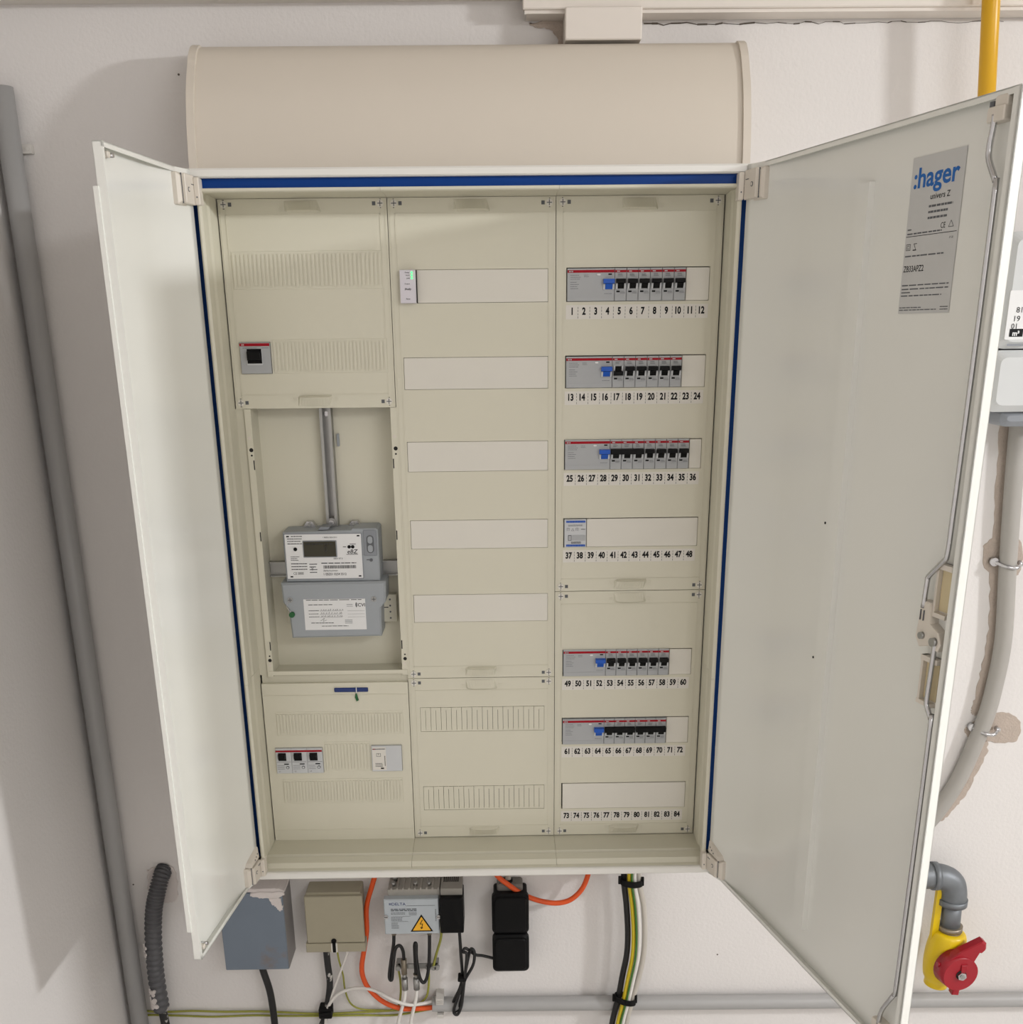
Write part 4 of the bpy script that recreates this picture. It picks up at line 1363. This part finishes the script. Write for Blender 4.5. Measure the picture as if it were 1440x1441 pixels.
G().tube([(-0.3275, -0.030, 0.316), (-0.3150, -0.030, 0.345), (-0.2980, -0.028, 0.363), (-0.2740, -0.026, 0.372), (-0.2480, -0.026, 0.3735), (-0.2220, -0.026, 0.365), (-0.1900, -0.034, 0.350), (-0.1600, -0.032, 0.337), (-0.1350, -0.026, 0.3345), (-0.1050, -0.016, 0.3345)], 0.0034, M_CWHITE, n=10).build('white_cable', None, 'white cable arching from the black strap into the grey pipe', 'cable')
g = G()
g.tube([(-0.3390, -0.036, 0.322), (-0.3280, -0.040, 0.3240), (-0.3150, -0.036, 0.326)], 0.0015, M_BLACK, n=6)
g.plate(-0.3400, -0.3140, 0.3085, 0.3320, -0.012, -0.0370, M_BLACK, r=0.003, ch=0.003)
g.plate(-0.3200, -0.3110, 0.3270, 0.3370, -0.030, -0.0360, M_BLACK, r=0.001)
g.build('cable_strap', None, 'black strap tying the cables under the beige junction box', 'strap')

# earth wires running along the wall
G().tube([(-0.7090, -0.006, 0.3160), (-0.660, -0.006, 0.3110), (-0.6000, -0.006, 0.3120), (-0.5400, -0.006, 0.3090), (-0.4700, -0.006, 0.3085), (-0.4160, -0.006, 0.3050), (-0.3440, -0.006, 0.3000), (-0.2800, -0.006, 0.3015), (-0.2100, -0.006, 0.3040), (-0.1150, -0.018, 0.3180)], 0.0022, M_OLIVE, n=8).build('earth_wire', None, 'upper green-yellow wire running along the wall to the grey pipe', 'wire')
G().tube([(-0.7090, -0.006, 0.2960), (-0.690, -0.006, 0.3040), (-0.6200, -0.006, 0.3010), (-0.5600, -0.006, 0.2975), (-0.4800, -0.006, 0.2990), (-0.4160, -0.006, 0.2965), (-0.3400, -0.006, 0.2950), (-0.2600, -0.006, 0.2950), (-0.1900, -0.006, 0.2940), (-0.1150, -0.014, 0.3130)], 0.0022, M_OLIVE, n=8).build('earth_wire', None, 'lower green-yellow wire running along the wall to the grey pipe', 'wire')

# ------------------------------------------------------------------ amplifier
t = thing('antenna_amplifier', 'silver metal amplifier with a yellow warning triangle', 'amplifier', (-0.143, 0, 0.517))
g = G()
g.plate(-0.1880, -0.0880, 0.5200, 0.6060, -0.002, -0.0460, M_ALUD, r=0.002, ch=0.001)
for k in range(9):
    xx = -0.182 + k * 0.0112
    g.box(xx, xx + 0.003, -0.0470, -0.004, 0.6055, 0.6095, M_ALUD)
g.build('housing', t)
cov_ = G().plate(-0.1950, -0.0905, 0.5170, 0.5930, -0.045, -0.0600, M_ALU, r=0.0015, ch=0.0015).build('front_plate', t)
g = G()
for xx in (-0.1780, -0.1360, -0.1100):
    g.cyl((xx, -0.030, 0.6060), (xx, -0.030, 0.6130), 0.0042, M_ZINC, n=12)
g.cyl((-0.1770, -0.012, 0.607), (-0.1770, -0.012, 0.6190), 0.0055, M_ZINC, n=12)
for xx in (-0.1815, -0.1124):
    g.cyl((xx, -0.034, 0.520), (xx, -0.034, 0.5000), 0.0048, M_NUT, n=12)
g.build('connector', t)
for xx, zz in ((-0.1915, 0.5560), (-0.0915, 0.5545)):
    g = G()
    g.cyl((xx, -0.0595, zz), (xx, -0.0625, zz), 0.0042, M_CHROME, n=14)
    g.box(xx - 0.003, xx + 0.003, -0.0629, -0.0620, zz - 0.0005, zz + 0.0005, M_INK)
    g.build('screw', t)
g = G()
yy = -0.0603
g.text('DELTA', -0.1795, 0.5832, 0.0062, yy, M_SEALB, 'l', bold=0.006, sx=1.05)
for k in range(3):
    g.quad(-0.1850, -0.1805, 0.5812 + k * 0.0016, 0.5820 + k * 0.0016, yy, M_SEALB)
g.quad(-0.1530, -0.0980, 0.5788, 0.5794, yy, M_INK)
g.lines(-0.1820, -0.1330, 0.5720, 0.0014, yy, M_INK, 2, 0.0032, 0.2)
g.lines(-0.1820, -0.1550, 0.5640, 0.0010, yy, M_INKG, 2, 0.0026, 0.1)
g.quad(-0.1820, -0.1450, 0.5560, 0.5564, yy, M_INK)
g.lines(-0.1820, -0.1600, 0.5535, 0.0010, yy, M_INKG, 3, 0.0028, 0.2)
g.quad(-0.1820, -0.1500, 0.5450, 0.5454, yy, M_INK)
g.lines(-0.1820, -0.1680, 0.5420, 0.0010, yy, M_INKG, 5, 0.0028, 0.2)
g.lines(-0.1480, -0.1330, 0.5650, 0.0010, yy, M_INKG, 3, 0.0028, 0.2)
tri = [(-0.1462, 0.5226), (-0.1027, 0.5226), (-0.1245, 0.5600)]
for sc_, m_, dy in ((1.0, M_INK, 0.0), (0.80, M_YEL, 0.0002)):
    cx, cz = -0.12447, 0.5351
    g.add([(cx + (a - cx) * sc_, yy - dy, cz + (b - cz) * sc_) for a, b in tri], [(0, 1, 2)], m_)
zz_ = [(-0.1225, 0.5485, -0.1275, 0.5390), (-0.1275, 0.5390, -0.1225, 0.5395), (-0.1225, 0.5395, -0.1250, 0.5290), (-0.1250, 0.5290, -0.1268, 0.5325), (-0.1250, 0.5290, -0.1226, 0.5318)]
for a, b, c_, d in zz_:
    g.bar(a, b, c_, d, 0.0014, yy - 0.0004, M_INK)
g.lines(-0.0980, -0.0960, 0.5700, 0.0018, yy, M_INKG, 9, 0.0030, 0.1)
g.build('printed_label', t)

t = thing('power_supply', 'black plug-in power supply beside the silver amplifier', 'adapter', (-0.071, -0.03, 0.522))
G().plate(-0.0885, -0.0440, 0.5225, 0.5985, -0.016, -0.0700, M_BLACK, r=0.003, ch=0.003).build('body', t)
g = G()
g.plate(-0.0870, -0.0455, 0.5970, 0.6120, -0.006, -0.0560, mat('adapter_top', (150, 146, 138), 0.5), r=0.002, ch=0.001)
for k in range(8):
    xx = -0.0820 + k * 0.0038
    g.box(xx, xx + 0.0020, -0.030, -0.010, 0.6115, 0.6128, M_HOLE)
g.build('vent_top', t)

g = G()
g.tube([(-0.0545, -0.044, 0.5240), (-0.0535, -0.042, 0.500), (-0.0525, -0.034, 0.450), (-0.0515, -0.028, 0.400), (-0.0570, -0.026, 0.370), (-0.0680, -0.026, 0.345), (-0.0740, -0.026, 0.325), (-0.0690, -0.028, 0.3160), (-0.0600, -0.030, 0.326), (-0.0530, -0.030, 0.355), (-0.0500, -0.030, 0.385), (-0.0430, -0.030, 0.420), (-0.0370, -0.030, 0.450), (-0.0320, -0.032, 0.4640), (-0.0260, -0.034, 0.4560), (-0.0290, -0.036, 0.430), (-0.0440, -0.036, 0.400), (-0.0540, -0.036, 0.375), (-0.0660, -0.036, 0.340), (-0.0700, -0.036, 0.320), (-0.0620, -0.038, 0.3170), (-0.0540, -0.038, 0.340), (-0.0490, -0.038, 0.380), (-0.0440, -0.038, 0.420), (-0.0410, -0.036, 0.455), (-0.0480, -0.034, 0.4580), (-0.0430, -0.030, 0.4640), (-0.0250, -0.028, 0.4480), (-0.0100, -0.028, 0.4450), (0.0110, -0.030, 0.4400)], 0.0031, M_CBLACK, n=8, sub=5)
g.plate(-0.0600, -0.0430, 0.3950, 0.4030, -0.022, -0.044, M_BLACK, r=0.003, ch=0.002)
g.build('adapter_cord', None, 'coiled black cord tied between the power supply and the sockets', 'cord')

# coax jumpers, earthing bracket and coax cables
G().tube([(-0.1815, -0.034, 0.5060), (-0.1830, -0.036, 0.480), (-0.1900, -0.042, 0.440), (-0.1935, -0.046, 0.412), (-0.1885, -0.048, 0.408), (-0.1850, -0.046, 0.440), (-0.1790, -0.044, 0.474), (-0.1700, -0.042, 0.4800), (-0.1650, -0.036, 0.462), (-0.1655, -0.030, 0.438)], 0.0034, M_CBLACK, n=10).build('coax_jumper', None, 'black looped jumper below the silver amplifier, nearer the orange cable', 'cable', 'black coax jumpers')
G().tube([(-0.1124, -0.034, 0.5060), (-0.1135, -0.034, 0.470), (-0.1160, -0.036, 0.430), (-0.1210, -0.040, 0.404), (-0.1280, -0.043, 0.396), (-0.1350, -0.044, 0.412), (-0.1390, -0.044, 0.450), (-0.1385, -0.042, 0.482), (-0.1420, -0.038, 0.478), (-0.1425, -0.034, 0.440), (-0.1425, -0.030, 0.400)], 0.0034, M_CBLACK, n=10).build('coax_jumper', None, 'black looped jumper below the silver amplifier, nearer the power supply', 'cable', 'black coax jumpers')
t = thing('earthing_bracket', 'small metal bracket holding two coax couplers below the amplifier', 'bracket', (-0.14, -0.02, 0.42))
g = G()
g.box(-0.1790, -0.1000, -0.022, -0.018, 0.4140, 0.4240, M_ZINC)
for xx in (-0.1780, -0.1020):
    g.box(xx - 0.004, xx + 0.004, -0.022, 0.0, 0.4140, 0.4240, M_ZINC)
g.build('plate', t)
for xx in (-0.1780, -0.1180, -0.1080, -0.1010):
    G().cyl((xx, -0.021, 0.4185), (xx, -0.0290, 0.4185), 0.0052, M_ZINC, n=10).build('screw', t)
for xx, z1 in ((-0.1655, 0.4420), (-0.1425, 0.4060)):
    g = G()
    g.cyl((xx, -0.030, z1), (xx, -0.030, 0.4080), 0.0058, M_NUT, n=14)
    g.cyl((xx, -0.030, 0.4080), (xx, -0.030, 0.3980), 0.0046, M_ZINC, n=6)
    g.cyl((xx, -0.030, 0.3980), (xx, -0.030, 0.3720), 0.0062, M_ZINC, n=14)
    g.build('coupler', t)
G().tube([(-0.1655, -0.030, 0.3730), (-0.1680, -0.030, 0.350), (-0.1760, -0.030, 0.320), (-0.1840, -0.030, 0.285), (-0.190, -0.030, 0.2), (-0.192, -0.03, 0.0)], 0.0036, M_CWHITE, n=10).build('coax_cable', None, 'white coax cable under the bracket, nearer the orange cable', 'cable', 'white coax cables')
G().tube([(-0.1425, -0.030, 0.3730), (-0.1450, -0.030, 0.350), (-0.1520, -0.030, 0.320), (-0.1590, -0.030, 0.285), (-0.165, -0.030, 0.2), (-0.167, -0.03, 0.0)], 0.0036, M_CWHITE, n=10).build('coax_cable', None, 'white coax cable under the bracket, nearer the coiled cord', 'cable', 'white coax cables')
G().tube([(-0.0890, -0.020, 0.5100), (-0.0920, -0.020, 0.480), (-0.1020, -0.022, 0.445), (-0.1085, -0.027, 0.4200)], 0.0026, M_OLIVE, n=8).build('earth_wire', None, 'green-yellow wire from the amplifier corner down to the bracket', 'wire')
G().tube([(-0.1780, -0.024, 0.4150), (-0.1760, -0.016, 0.385), (-0.1770, -0.012, 0.350), (-0.1830, -0.012, 0.320), (-0.200, -0.010, 0.3080)], 0.0022, M_OLIVE, n=8).build('earth_wire', None, 'green-yellow wire dropping from the bracket beside the orange cable', 'wire')
G().tube([(-0.1180, -0.024, 0.4150), (-0.1190, -0.014, 0.380), (-0.1240, -0.012, 0.345), (-0.1340, -0.012, 0.330), (-0.150, -0.012, 0.318)], 0.0022, M_OLIVE, n=8).build('earth_wire', None, 'green-yellow wire bowing from the bracket beside the coiled cord', 'wire')

# ------------------------------------------------------------------ sockets
t = thing('double_socket', 'black surface-mounted double socket with two closed flaps', 'socket', (0.045, 0, 0.4195))
G().plate(0.0130, 0.0780, 0.4215, 0.5900, 0.0, -0.0380, M_BLACK, r=0.006, ch=0.003).build('base', t)
g = G()
g.plate(0.0200, 0.0700, 0.5860, 0.6030, 0.0, -0.0300, mat('socket_top', (120, 116, 110), 0.5), r=0.006, ch=0.003)
g.cyl((0.0420, -0.016, 0.6020), (0.0420, -0.016, 0.6080), 0.0085, M_BLACK, n=14)
g.build('cable_entry', t)
for z0, z1 in ((0.5050, 0.5925), (0.4195, 0.5020)):
    f_ = G().plate(0.0098, 0.0808, z0, z1, -0.034, -0.0480, M_BLACK, r=0.010, ch=0.004).build('flap', t)
    G().plate(0.0150, 0.0756, z0 + 0.006, z1 - 0.006, -0.046, -0.0520, M_BLACK, r=0.008, ch=0.002).build('flap_panel', f_)
G().tube([(0.0430, -0.016, 0.740), (0.0430, -0.016, 0.66), (0.0420, -0.016, 0.6050)], 0.0058, M_CGREY, n=10).build('socket_cable', None, 'grey cable entering the top of the black double socket', 'cable')

# ------------------------------------------------------------------ orange cables
G().tube([(-0.2000, -0.030, 0.735), (-0.2040, -0.028, 0.660), (-0.2190, -0.024, 0.605), (-0.2330, -0.022, 0.5560), (-0.2360, -0.022, 0.500), (-0.2440, -0.022, 0.455), (-0.2500, -0.022, 0.420), (-0.2480, -0.022, 0.3930), (-0.2370, -0.022, 0.3665), (-0.2120, -0.022, 0.3380), (-0.1780, -0.022, 0.3215), (-0.1450, -0.022, 0.3200), (-0.1050, -0.022, 0.3230)], 0.0050, M_ORANGE, n=10).build('orange_cable', None, 'orange cable curving from the cabinet down into the grey pipe', 'cable', 'orange cables')
G().tube([(-0.010, -0.060, 0.735), (0.010, -0.045, 0.655), (0.0220, -0.035, 0.6250), (0.0430, -0.034, 0.6050), (0.0620, -0.033, 0.5890), (0.0860, -0.031, 0.5740), (0.1100, -0.030, 0.5650), (0.1350, -0.030, 0.5615), (0.1580, -0.030, 0.5665), (0.1750, -0.030, 0.5800), (0.1870, -0.030, 0.5980), (0.1950, -0.032, 0.6250), (0.1990, -0.040, 0.66), (0.200, -0.060, 0.735)], 0.0050, M_ORANGE, n=10).build('orange_cable', None, 'orange cable loop hanging below the cabinet behind the sockets', 'cable', 'orange cables')

# ------------------------------------------------------------------ cable bundle
base = [(0.2760, -0.055, 0.735), (0.2760, -0.045, 0.660), (0.2770, -0.040, 0.6100), (0.2840, -0.042, 0.560), (0.2880, -0.044, 0.500), (0.2870, -0.044, 0.450), (0.2800, -0.042, 0.400), (0.2715, -0.041, 0.345), (0.2600, -0.040, 0.280), (0.250, -0.040, 0.15), (0.248, -0.04, 0.0)]


def strand(dx, dy, r, m, wob=0.0):
    pts = []
    for i, (x, y, z) in enumerate(base):
        k = 1.0 + wob * (1 if 3 <= i <= 6 else 0)
        pts.append((x + dx * k, y + dy, z))
    return G().tube(pts, r, m, n=10)


strand(-0.0135, 0.004, 0.0060, M_CBLACK, 0.1).build('bundle_cable', None, 'black cable in the strapped bundle below the cabinet', 'cable', 'cables in the strapped bundle')
strand(-0.0045, -0.0055, 0.0040, M_CYEL, 0.1).build('bundle_cable', None, 'yellow cable in the strapped bundle below the cabinet', 'cable', 'cables in the strapped bundle')
strand(0.0002, -0.0100, 0.0020, M_CGRN, 0.1).build('bundle_cable', None, 'thin green cable in the strapped bundle below the cabinet', 'cable', 'cables in the strapped bundle')
strand(0.0055, -0.003, 0.0046, M_CWHITE, 0.1).build('bundle_cable', None, 'white cable in the middle of the strapped bundle', 'cable', 'cables in the strapped bundle')
strand(0.0150, 0.003, 0.0054, M_CGREY, 0.2).build('bundle_cable', None, 'thick pale grey cable on the outside of the strapped bundle', 'cable', 'cables in the strapped bundle')
for lab, xc, zc, tilt in (('black strap around the cable bundle just below the cabinet', 0.2772, 0.6120, -0.002), ('black strap around the cable bundle at the grey pipe', 0.2716, 0.3480, -0.006)):
    g = G()
    n = 28
    ring = [(xc + 0.0215 * math.cos(2 * math.pi * k / n), -0.0405 + 0.0145 * math.sin(2 * math.pi * k / n), zc + tilt * math.cos(2 * math.pi * k / n)) for k in range(n)]
    v = [(x, y, z - 0.0062) for x, y, z in ring] + [(x, y, z + 0.0062) for x, y, z in ring]
    ri = [(xc + 0.0195 * math.cos(2 * math.pi * k / n), -0.0405 + 0.0125 * math.sin(2 * math.pi * k / n), zc + tilt * math.cos(2 * math.pi * k / n)) for k in range(n)]
    v += [(x, y, z - 0.0062) for x, y, z in ri] + [(x, y, z + 0.0062) for x, y, z in ri]
    f = []
    for k in range(n):
        j = (k + 1) % n
        f += [(k, j, n + j, n + k), (2 * n + j, 2 * n + k, 3 * n + k, 3 * n + j), (n + k, n + j, 3 * n + j, 3 * n + k), (j, k, 2 * n + k, 2 * n + j)]
    g.add(v, f, M_BLACK)
    g.plate(xc - 0.0255, xc - 0.0190, zc - 0.004, zc + 0.0125, -0.040, -0.0430, M_BLACK, r=0.001)
    g.plate(xc + 0.0185, xc + 0.0235, zc - 0.008, zc + 0.0100, -0.040, -0.0440, M_BLACK, r=0.001)
    g.build('cable_strap', None, lab, 'strap', 'straps on the cable bundle')

# ------------------------------------------------------------------ horizontal pipe near the floor
t = thing('wall_pipe', 'grey plastic pipe running level along the wall below everything', 'pipe', (-0.113, -0.022, 0.32))
g = G()
g.cyl((-0.1130, -0.0180, 0.3270), (3.75, -0.0180, 0.2850), 0.0150, M_PVC, n=20, cap=False)
g.cyl((-0.1130, -0.0180, 0.3270), (-0.06, -0.0180, 0.3264), 0.0132, M_HOLE, n=20, cap=False)
g.build('pipe', t)
g = G()
g.box(-0.1055, -0.0900, -0.0345, 0.0, 0.3400, 0.3510, M_CLIP)
g.box(-0.1055, -0.0900, -0.0080, 0.0, 0.3060, 0.3400, M_CLIP)
for k in range(4):
    g.box(-0.1050, -0.0905, -0.0365, -0.034, 0.3385 + 0.0030 * k, 0.3400 + 0.0030 * k, M_CLIP)
g.box(-0.1040, -0.0915, -0.0300, -0.004, 0.3020, 0.3100, M_CLIP)
g.build('pipe_clip', t)

# ------------------------------------------------------------------ right side: gas installation and pipes
t = thing('gas_pipe', 'yellow painted gas pipe rising above the wide door', 'pipe', (0.77, -0.072, 1.75))
G().cyl((0.7790, -0.0720, 1.745), (0.7230, -0.0720, 2.415), 0.0125, M_GASY, n=24).build('pipe', t)
G().cyl((0.7795, -0.0720, 1.7405), (0.7775, -0.0720, 1.765), 0.020, M_GALV, n=6).build('nut', t)

t = thing('gas_meter', 'pale grey gas meter half hidden behind the wide door', 'meter', (0.90, -0.10, 1.467))
g = G()
g.plate(0.7700, 1.0300, 1.4880, 1.5770, -0.040, -0.1950, M_GMET, r=0.012, ch=0.010)
g.plate(0.7720, 1.0280, 1.5790, 1.7400, -0.040, -0.1950, M_GMET, r=0.012, ch=0.010)
g.plate(0.8000, 1.0000, 1.4650, 1.4900, -0.060, -0.1800, M_METERD, r=0.010, ch=0.008)
g.build('housing', t)
g = G()
gy = -0.1956
g.plate(0.7800, 0.9600, 1.5920, 1.6600, -0.1940, gy, M_PAPER, r=0.002)
g.text('81', 0.7920, 1.6335, 0.0080, gy - 0.0004, M_INK, 'l')
g.text('19', 0.7905, 1.6215, 0.0080, gy - 0.0004, M_INK, 'l')
g.text('01', 0.7875, 1.6110, 0.0075, gy - 0.0004, M_INK, 'l')
g.quad(0.7860, 0.8060, 1.5960, 1.6070, gy - 0.0004, M_INK)
g.text('m³', 0.7955, 1.6010, 0.0070, gy - 0.0006, M_PAPER, bold=0.03)
g.quad(0.7850, 0.8200, 1.5830, 1.5860, gy + 0.0004, M_METERD)
g.build('dial_label', t)

t = thing('bent_pipe', 'grey pipe set in the wall bending away behind the wide door', 'pipe', (0.93, -0.02, 0.75))
pp = [(0.9060, -0.014, 1.560), (0.9120, -0.014, 1.404), (0.9250, -0.014, 1.22), (0.9370, -0.014, 1.078), (0.9330, -0.014, 0.985), (0.9250, -0.014, 0.925), (0.9120, -0.013, 0.870), (0.8950, -0.012, 0.810), (0.8720, -0.010, 0.755), (0.8400, -0.006, 0.700), (0.80, 0.004, 0.655)]
G().tube(pp, 0.0148, M_PVC2, n=18, sub=8).build('pipe', t)
for xc, zc in ((0.9265, 1.2160), (0.9290, 0.9040)):
    g = G()
    g.tube([(xc - 0.026, -0.004, zc + 0.002), (xc - 0.019, -0.014, zc), (xc - 0.010, -0.0275, zc - 0.003), (xc + 0.006, -0.0305, zc - 0.005), (xc + 0.017, -0.022, zc - 0.002), (xc + 0.023, -0.006, zc)], 0.0036, M_CHROME, n=8)
    g.cyl((xc - 0.024, -0.004, zc + 0.002), (xc - 0.024, -0.0130, zc + 0.002), 0.0075, M_CHROME, n=14)
    g.cyl((xc + 0.021, -0.010, zc), (xc + 0.021, -0.0200, zc), 0.0042, M_CHROME, n=10)
    g.build('pipe_clamp', t, label='shiny metal pipe clamp')

t = thing('gas_valve', 'yellow gas valve with a red lever under a galvanised elbow', 'valve', (0.90, -0.06, 0.36))
g = G()
g.tube([(0.800, -0.055, 0.6220), (0.845, -0.055, 0.6220), (0.868, -0.056, 0.6190), (0.884, -0.057, 0.6080), (0.8900, -0.058, 0.5900), (0.8905, -0.058, 0.5700)], 0.0245, M_GALV, n=20, sub=6)
g.cyl((0.8905, -0.058, 0.5760), (0.8905, -0.058, 0.5640), 0.0272, M_GALV, n=22)
g.cyl((0.845, -0.055, 0.6220), (0.856, -0.055, 0.6220), 0.0272, M_GALV, n=22)
g.build('elbow', t, label='galvanised elbow')
G().cyl((0.8905, -0.058, 0.5680), (0.8925, -0.060, 0.5050), 0.0180, M_GALV, n=20).build('nipple', t)
g = G()
g.cyl((0.8925, -0.060, 0.5180), (0.8927, -0.060, 0.5080), 0.0225, M_NUT, n=22)
g.cyl((0.8927, -0.060, 0.5080), (0.8928, -0.060, 0.5000), 0.0205, M_NUT, n=22)
g.build('ring', t)
g = G()
g.tube([(0.8940, -0.060, 0.5050), (0.8930, -0.060, 0.4950), (0.8890, -0.060, 0.4650), (0.8850, -0.060, 0.4350), (0.8810, -0.060, 0.4050), (0.8790, -0.060, 0.3850)], lambda u: 0.022 + 0.013 * math.sin(min(1, u * 1.15) * math.pi) ** 0.6, M_GASB, n=24, sub=6)
g.cyl((0.8880, -0.060, 0.4480), (0.8940, -0.100, 0.4480), 0.0180, M_GASB, n=18)
g.box(0.8580, 0.8700, -0.062, -0.052, 0.41, 0.600, M_GASB)
g.build('body', t, label='yellow valve body')
g = G()
hx, hz = 0.8950, 0.4480
g.cyl((hx - 0.004, -0.0920, hz), (hx, -0.1220, hz), 0.0385, M_GASR, n=30, r1=0.0345)
g.poly([(hx - 0.034, hz + 0.004), (hx + 0.028, hz - 0.002), (hx + 0.024, hz + 0.022), (hx + 0.034, hz + 0.046), (hx + 0.038, hz + 0.045), (hx + 0.044, hz + 0.052), (hx + 0.043, hz + 0.064), (hx + 0.036, hz + 0.069), (hx - 0.004, hz + 0.046), (hx - 0.026, hz + 0.026)], -0.100, -0.1180, M_GASR, ch=0.003)
g.poly([(hx - 0.008, hz - 0.050), (hx + 0.005, hz - 0.051), (hx + 0.007, hz - 0.026), (hx - 0.008, hz - 0.026)], -0.100, -0.1160, M_GASR, ch=0.002)
g.poly([(hx - 0.002, hz + 0.004), (hx + 0.006, hz + 0.004), (hx + 0.010, hz + 0.022), (hx - 0.002, hz + 0.022)], -0.118, -0.1250, M_GASR, ch=0.001)
g.cyl((hx - 0.034, -0.105, hz + 0.012), (hx - 0.040, -0.105, hz + 0.013), 0.005, M_GASR, n=10)
hd = g.build('lever', t, label='red lever handle')
g = G()
g.cyl((hx, -0.1215, hz), (hx, -0.1245, hz), 0.0098, M_HOLE, n=18)
g.cyl((hx, -0.1235, hz), (hx, -0.1290, hz), 0.0085, M_CHROME, n=6, smooth=False)
g.cyl((hx, -0.1290, hz), (hx, -0.1305, hz), 0.0045, M_ZINC, n=12)
g.build('bolt', hd)
